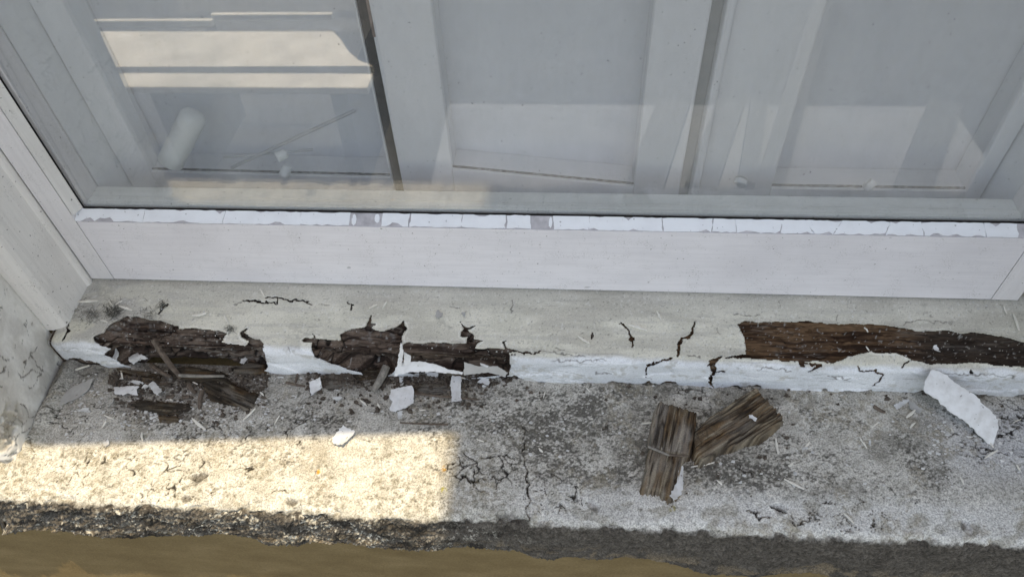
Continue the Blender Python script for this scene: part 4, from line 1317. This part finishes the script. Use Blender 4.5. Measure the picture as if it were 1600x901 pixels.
STICKS = [((240, 531), (283, 590), .0028, .024, .004, 'brown_stick', 'dark brown stick leaning out of the left rotten hole'),
          ((604, 572), (583, 611), .0036, .008, .003, 'grey_stick', 'short grey stick pointing down from the second rotten hole'),
          ((316, 610), (312, 638), .0022, .0015, .001, 'brown_stick', 'short dark upright stick beside the broad fragment'),
          ((645, 614), (748, 624), .0012, .002, .002, 'brown_stick', 'thin dark twig lying under the tall white strip'),
          ((447, 597), (476, 603), .0013, .001, .001, 'brown_stick', 'dark crooked rootlet left of the white angular flake'),
          ((462, 597), (468, 574), .0011, .001, .002, 'brown_stick', 'dark rootlet rising to the unbroken white sill front'),
          ((280, 586), (350, 587), .0016, .006, .006, 'grey_stick', 'long grey stick lying level along the left hole'),
          ((296, 600), (305, 614), .0022, .002, .002, 'brown_stick', 'stubby dark stick end left of the broad fragment'),
          ((205, 597), (262, 600), .0012, .001, .001, 'brown_stick', 'thin dark twig behind the bluish rectangular flake'),
          ((1365, 634), (1383, 644), .0016, .001, .001, 'brown_stick', 'thin brown stick below the front paint at right'),
          ((262, 620), (272, 618), .0020, .002, .002, 'brown_stick', 'stubby brown stick end above the flat dark fragment'),
          ((285, 620), (296, 619), .0018, .002, .002, 'brown_stick', 'second stubby brown stick end right of the first'),
          ((236, 570), (266, 588), .0022, .003, .005, 'brown_stick', 'brown stick lying under the leaning dark stick'),
          ((700, 663), (625, 660), .0009, .001, .001, 'brown_stick', 'hair thin dark twig along the shadow line')]
for a, b, r_, la, lb, mt, lab in STICKS:
    pa, pb = on_ledge(*a, la), on_ledge(*b, lb)
    o = rod('stick', pa, pb, r_, M[mt], seg=7, dome=False, origin=pb, bend=r_ * .35)
    tag(o, lab, 'stick', 'rotten sticks on the ledge')

# pale splinters
SPL = [((120, 472), (153, 470)), ((186, 478), (207, 485)), ((170, 470), (178, 480)), ((180, 478), (191, 470)), ((300, 653), (321, 671)), ((380, 656), (399, 638)), ((429, 663), (437, 649)), ((406, 612), (412, 618)), ((163, 648), (178, 655)), ((222, 675), (223, 688)),
       ((189, 579), (192, 592)), ((265, 622), (270, 626)), ((1212, 684), (1216, 709)), ((1225, 748), (1256, 764)), ((1080, 729), (1116, 722)), ((1344, 687), (1354, 700)), ((1538, 716), (1559, 703)), ((1343, 683), (1347, 690)), ((1500, 745), (1506, 757)), ((1588, 726), (1594, 736)),
       ((1318, 801), (1334, 817)), ((912, 591), (918, 582)), ((849, 622), (852, 611)), ((915, 605), (922, 612)), ((1026, 486), (1033, 500)), ((981, 507), (1011, 516)), ((903, 525), (921, 536)), ((577, 482), (589, 476)), ((598, 482), (604, 472)), ((407, 452), (413, 462)),
       ((1583, 490), (1592, 516)), ((1568, 478), (1573, 490)), ((1353, 541), (1358, 548)), ((1350, 512), (1356, 519)), ((1563, 553), (1570, 573)), ((300, 493), (323, 489)), ((350, 492), (357, 505)), ((1265, 690), (1258, 698)), ((1002, 662), (1020, 660)), ((157, 500), (168, 503)),
       ((842, 700), (848, 706)), ((745, 686), (756, 690)), ((1430, 640), (1416, 652)), ((1595, 655), (1583, 660)), ((1430, 660), (1422, 668)), ((1485, 668), (1490, 676)), ((705, 590), (727, 591)), ((563, 625), (573, 634)), ((590, 630), (594, 637)), ((100, 585), (140, 571)),
       ((655, 640), (665, 640)), ((160, 668), (166, 658)), ((1240, 722), (1232, 728)), ((1372, 660), (1362, 668)), ((1120, 750), (1128, 757)), ((1545, 690), (1552, 699)), ((300, 596), (309, 600))]
SPL_LABELS = [
    'longest pale splinter, lying level near the left rail corner',
    'pale splinter pointing away from the dark lint, right of it',
    'short pale splinter leaning into the dark lint from the left',
    'short pale splinter crossing over the dark lint',
    'stout pale splinter above the sunlit patch, left of the others there',
    'pale splinter rising to the right below the broad wood fragment',
    'thin pale splinter rising steeply, right of the broad wood fragment',
    'tiny pale splinter at the right end of the broad wood fragment',
    'pale splinter below the leaf shaped flake near the shadow line',
    'upright pale splinter just above the sunlit patch at left',
    'tiny upright splinter under the pale pointed flake at left',
    'tiny pale splinter on top of the flat dark brown fragment',
    'upright white splinter right of the slanting wood block',
    'long white splinter slanting down to the right, below the slanting block',
    'pale splinter beside the foot of the slanting wood block',
    "white splinter in the open middle of the ledge's right half",
    'white splinter just below the tip of the big leaning flake',
    'tiny splinter touching the top of a longer white one',
    'short white splinter low on the ledge under the big leaning flake',
    'short white splinter at the far right edge below the big flake',
    'white splinter near the front edge by the branching dark cracks',
    'short pale splinter close under the unbroken white sill front',
    "upright pale splinter left of the long ledge crack's top",
    'tiny pale splinter below the unbroken white sill front',
    'stout pale splinter on the cream sill above the short cracks',
    'long thin splinter on the cream sill between two short cracks',
    'pale splinter on the cream sill left of the short cracks',
    'pale splinter on the cream sill above the second rotten hole',
    'thin steep splinter on the cream sill above the second rotten hole',
    'pale splinter against the foot of the rail above the sill crack',
    'longest pale splinter at the right end of the sill',
    'short pale splinter at the right end of the sill near the rail',
    'short pale splinter on the brown middle of the right rotten hole',
    'tiny pale splinter at the top edge of the right rotten hole',
    'upright pale splinter on the dark right end of the rotten hole',
    'level pale splinter on the dusty sill above the left hole',
    'short pale splinter standing by a grey smudge above the left hole',
    "tiny pale splinter right of the slanting wood block's end",
    'short level splinter left of the upright wood block',
    'tiny pale splinter at the top left corner of the left hole',
    'tiny pale splinter left of the long ledge crack, in its middle',
    'short pale splinter at the right end of the sunlit patch',
    'pale splinter beside the dark grey chip at right',
    "short pale splinter right of the big leaning flake's middle",
    'short pale splinter below the dark grey chip at right',
    "tiny pale splinter just left of the big leaning flake's tip",
    'level pale splinter along the top of the tall white strip',
    'small pale splinter below the small flat pale chip',
    'tiny pale splinter right of another below the flat pale chip',
    'long pale splinter near the left sill end by the reveal',
    "tiny level splinter right of the large squarish flake's foot",
    'tiny steep splinter under the leaf shaped flake',
    'short pale splinter above the long white slanting splinter',
    'short pale splinter below the thin brown stick at right',
    'tiny pale splinter below the foot of the slanting wood block',
    'short pale splinter touching the tip of the big leaning flake',
    'tiny pale splinter on the dark crumbs below the left hole',
]
for k, (a, b) in enumerate(SPL):
    on_s = max(a[1], b[1]) < 560 and not (a[1] > 575)
    lift = 0.038 if on_s else 0.0012
    pa, pb = (on_ledge(*a, lift), on_ledge(*b, lift + random.uniform(0, .002)))
    if on_s:
        pa[2] = pb[2] = -0.0045 - 0.0 + (pa[1] + .03) * .1 + .0042
        pa, pb = at(*a, 'z', 0.1 * (pa[1] - 0.006) + 0.0022), at(*b, 'z', 0.1 * (pb[1] - 0.006) + 0.0026)
    d = _unit(pb - pa)
    w = np.cross(d, [0, 0, 1]) * random.uniform(.00045, .0010) * (1.6 if np.linalg.norm(pb - pa) > .012 else 1)
    hh = np.array([0, 0, random.uniform(.0005, .0010)])
    mid = (pa + pb) / 2 + hh * random.uniform(-.3, 1) + w * random.uniform(-.5, .5)
    v = []
    for p, sc in ((pa, .35), (mid, 1.0), (pb, .5)):
        v += [p - w * sc, p + w * sc, p + w * sc * .8 + hh, p - w * sc * .8 + hh]
    f = [(0, 3, 2, 1), (8, 9, 10, 11)]
    for i in (0, 4):
        f += [(i + j, i + (j + 1) % 4, i + 4 + (j + 1) % 4, i + 4 + j) for j in range(4)]
    o = fix_normals(mesh_obj('wood_splinter', v, f, M['sliver'], origin=pa))
    tag(o, SPL_LABELS[k], 'splinter', 'pale splinters on the sill' if on_s else 'pale splinters on the ledge')


# ------------------------------------------------------------------ crumbs nobody could count
def crumbs(name, spots, mat, lab, cat):
    v, f = [], []
    for p, r_, fl in spots:
        b0 = len(v)
        k = random.randint(4, 5)
        rot = random.uniform(0, 6.3)
        el = random.uniform(.25, 1.0)
        for i in range(k):
            q = rot + 2 * math.pi * i / k
            rr = r_ * random.uniform(.6, 1.2)
            cx_, cy_ = math.cos(q) * rr, math.sin(q) * rr * el
            v.append((p[0] + cx_, p[1] + cy_, p[2] - .0002))
        for i in range(k):
            q = rot + 2 * math.pi * i / k
            rr = r_ * random.uniform(.4, .9)
            v.append((p[0] + math.cos(q) * rr, p[1] + math.sin(q) * rr * el, p[2] + r_ * fl * random.uniform(.5, 1.2)))
        f.append(tuple(b0 + k + i for i in range(k)))
        f += [(b0 + i, b0 + (i + 1) % k, b0 + k + (i + 1) % k, b0 + k + i) for i in range(k)]
    o = mesh_obj(name, v, f, M[mat], origin=spots[0][0])
    tag(o, lab, cat, kind='stuff')
    return o


def scatter(n, boxes, rmin, rmax, fl, lift=0.0003):
    out = []
    wts = [b[4] for b in boxes]
    for _ in range(n):
        x0, x1, y0, y1, _w = random.choices(boxes, wts)[0]
        px, py = random.uniform(x0, x1), random.gauss((y0 + y1) / 2, (y1 - y0) / 3.4)
        if py < 578 or (py < 588 and px > 800) or (px > 1100 and py < 608):
            continue
        if on_ledge(px, py, lift)[1] < -0.192:
            continue
        out.append((on_ledge(px, py, lift), rmin + (rmax - rmin) * random.random() ** 2.5, fl))
    return out


crumbs('wood_crumbs', scatter(2300, [(170, 420, 578, 612, 5), (480, 640, 578, 606, 3), (620, 800, 580, 604, 2.4), (180, 420, 600, 660, 1.6), (470, 760, 600, 640, 1.0), (1000, 1240, 640, 790, .5), (800, 1600, 600, 640, .4)], .0005, .0030, .9), 'crumb_dark', 'dark rotten wood crumbs strewn on the ledge below the holes', 'wood crumbs')
crumbs('paint_crumbs', scatter(1700, [(90, 420, 578, 690, 3.5), (100, 800, 580, 690, 3), (800, 1600, 605, 800, 2), (1450, 1600, 640, 730, 1), (200, 760, 575, 600, 1)], .0003, .0022, .28), 'crumb_pale', 'small pale paint crumbs and dust sprinkled over the ledge', 'paint crumbs')
# specks on the sill timber and the sill paint
sp_ = []
for _ in range(430):
    px, py = random.choice([(random.uniform(1160, 1600), random.gauss(538, 12)), (random.uniform(190, 400), random.gauss(520, 12)), (random.uniform(500, 790), random.gauss(545, 12)), (random.uniform(130, 1600), random.uniform(455, 500)), (random.uniform(130, 330), random.uniform(450, 500)), (random.uniform(110, 300), random.uniform(455, 500)), (random.uniform(1430, 1600), random.uniform(475, 520))])
    p = at(px, py, 'z', -0.004)
    if p[1] < -0.064:
        continue
    p[2] = 0.106 * (p[1] - 0.006) + (0.0006 if py < 500 else -.0022)
    sp_.append((p, .00025 + .0010 * random.random() ** 4, .4))
crumbs('sill_crumbs', sp_, 'crumb_pale', 'tiny pale specks of paint and wood on the sill', 'paint crumbs')


def lint(spots, lab):
    v, f = [], []
    for (px, py, rad, n) in spots:
        for _ in range(n):
            a = random.gauss(0, rad * .5)
            b_ = random.gauss(0, rad * .35)
            p = at(px + a, py + b_, 'z', -0.0035)
            p[2] = 0.106 * (p[1] - 0.006) + random.uniform(.001, .004)
            q = random.uniform(0, 6.28)
            d = np.array([math.cos(q), math.sin(q), random.uniform(-.3, .3)]) * random.uniform(.001, .0035)
            w = np.array([-math.sin(q), math.cos(q), 0]) * .00012
            u = np.array([0, 0, .00012])
            b0 = len(v)
            for pt in (p - d, p + d):
                v.extend([pt - w, pt + w, pt + u])
            f.extend([(b0, b0 + 1, b0 + 4, b0 + 3), (b0 + 1, b0 + 2, b0 + 5, b0 + 4), (b0 + 2, b0, b0 + 3, b0 + 5)])
    o = mesh_obj('lint', v, f, M['lint'], origin=v[0])
    tag(o, lab, 'lint', kind='stuff')


lint([(178, 487, 18, 190), (140, 494, 24, 90), (235, 492, 18, 60), (256, 478, 7, 40), (116, 480, 12, 30), (360, 514, 8, 40)], 'dark lint and cobweb caught at the left end of the sill')

# ================================================================== outdoors, seen mirrored in the glass
mirror_slats = root('reflected_slats', (-0.95, -1.6, GZ))  # sunlit slats added outside so the glass mirrors bright bars
tag(mirror_slats, 'cream slats added outside to mirror as bright bars in the left glass', 'mirror_slats')
fix_normals(mesh_obj('mirror_slat', *prism([(-1.559, -1.706), (-0.715, -1.702), (-0.678, -1.65), (-0.632, -1.567), (-0.59, -1.515), (-0.538, -1.481), (-1.361, -1.474)], 'z', -0.622, -0.60), M['mirror_slats'], mirror_slats))
for y0, y1, x0, x1 in ((-1.438, -1.357, -1.34, -0.53), (-1.845, -1.825, -1.17, -0.75), (-1.800, -1.782, -1.65, -1.15)):
    add_box('mirror_slat', (x0, x1, y0, y1, -0.622, -0.60), M['mirror_slats'], mirror_slats, bevel=0.003)
for lx in (-1.22, -0.66):
    add_box('mirror_slat_leg', (lx, lx + 0.05, -1.84, -1.40, GZ, -0.6225), M['ground'], mirror_slats)
for (xa_, ya_), (xb_, yb_), w_, lab in (((0.432, -1.90), (0.284, -1.35), 0.12, 'dark strip standing in for a railing shadow on the paving, nearest the wall middle'), ((0.637, -1.90), (0.471, -1.39), 0.10, 'dark strip standing in for a railing shadow, between the thinner and the nearest one'),
                                        ((0.738, -1.90), (0.618, -1.41), 0.06, 'thinnest dark strip standing in for a railing shadow on the paving outside'), ((1.15, -2.724), (0.673, -1.364), 0.085, 'longest dark strip standing in for a railing shadow, reaching past the paving onto the tarmac'),
                                        ((1.392, -1.90), (1.109, -1.374), 0.11, 'dark strip standing in for a railing shadow on the paving, farthest to the right')):
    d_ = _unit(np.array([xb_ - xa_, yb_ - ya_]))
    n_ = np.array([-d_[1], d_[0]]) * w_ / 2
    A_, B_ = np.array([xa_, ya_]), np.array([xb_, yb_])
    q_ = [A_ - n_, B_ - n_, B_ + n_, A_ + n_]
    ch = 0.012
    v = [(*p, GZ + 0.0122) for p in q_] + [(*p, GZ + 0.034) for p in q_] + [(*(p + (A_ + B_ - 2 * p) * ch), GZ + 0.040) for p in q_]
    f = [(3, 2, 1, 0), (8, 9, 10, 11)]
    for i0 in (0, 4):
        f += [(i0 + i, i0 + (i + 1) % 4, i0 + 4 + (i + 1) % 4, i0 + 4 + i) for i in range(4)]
    o = fix_normals(mesh_obj('shadow_strip', v, f, M['strip_shade'], origin=(*((A_ + B_) / 2), GZ + 0.0122)))  # dark solid strips standing in for railing shadows mirrored in the glass
    tag(o, lab, 'timber', 'shadow strips outside')  # no real timber: strips standing in for railing shadows
# unseen board and slab, added to block the sun around the lit ledge patch
aw = []
for x_, s_ in ((-1.4, 0), (1.6, 0)):
    pass
S_A = 1.28 / math.sin(SUN_EL)
dx_, dy_ = SUN_DIR.x * S_A, SUN_DIR.y * S_A
e0 = (-0.40 + dx_, -0.152 + dy_)
e1 = (-0.045 + dx_, -0.124 + dy_)
sl = (e1[1] - e0[1]) / (e1[0] - e0[0])
xa, xb = -1.6, 0.75
AWZ = -0.045 + 1.28
v = []
for z_ in (AWZ, AWZ + 0.02):
    v += [(xa, e0[1] + sl * (xa - e0[0]), z_), (xb, e0[1] + sl * (xb - e0[0]), z_), (xb, WALL_Y - 0.001, z_ + 0.10), (xa, WALL_Y - 0.001, z_ + 0.10)]
o = mesh_obj('sun_board', v, [(0, 3, 2, 1), (4, 5, 6, 7), (0, 1, 5, 4), (1, 2, 6, 5), (2, 3, 7, 6), (3, 0, 4, 7)], M['sun_board'], origin=(0, WALL_Y, AWZ))
tag(o, 'unseen beige board added over the window to cut off the sun', 'sun_board')
S_B = 2.66 / math.sin(SUN_EL)
o = add_box('sun_slab', (-0.028 + SUN_DIR.x * S_B, 3.4, -1.45, WALL_Y - 0.001, 2.615, 2.78), M['concrete'], origin=(1, -0.5, 2.6))
tag(o, 'unseen slab added above the right side to block the sun there', 'sun_blocker')

for o in bpy.data.objects:
    if '_at' in o.keys():
        del o['_at']
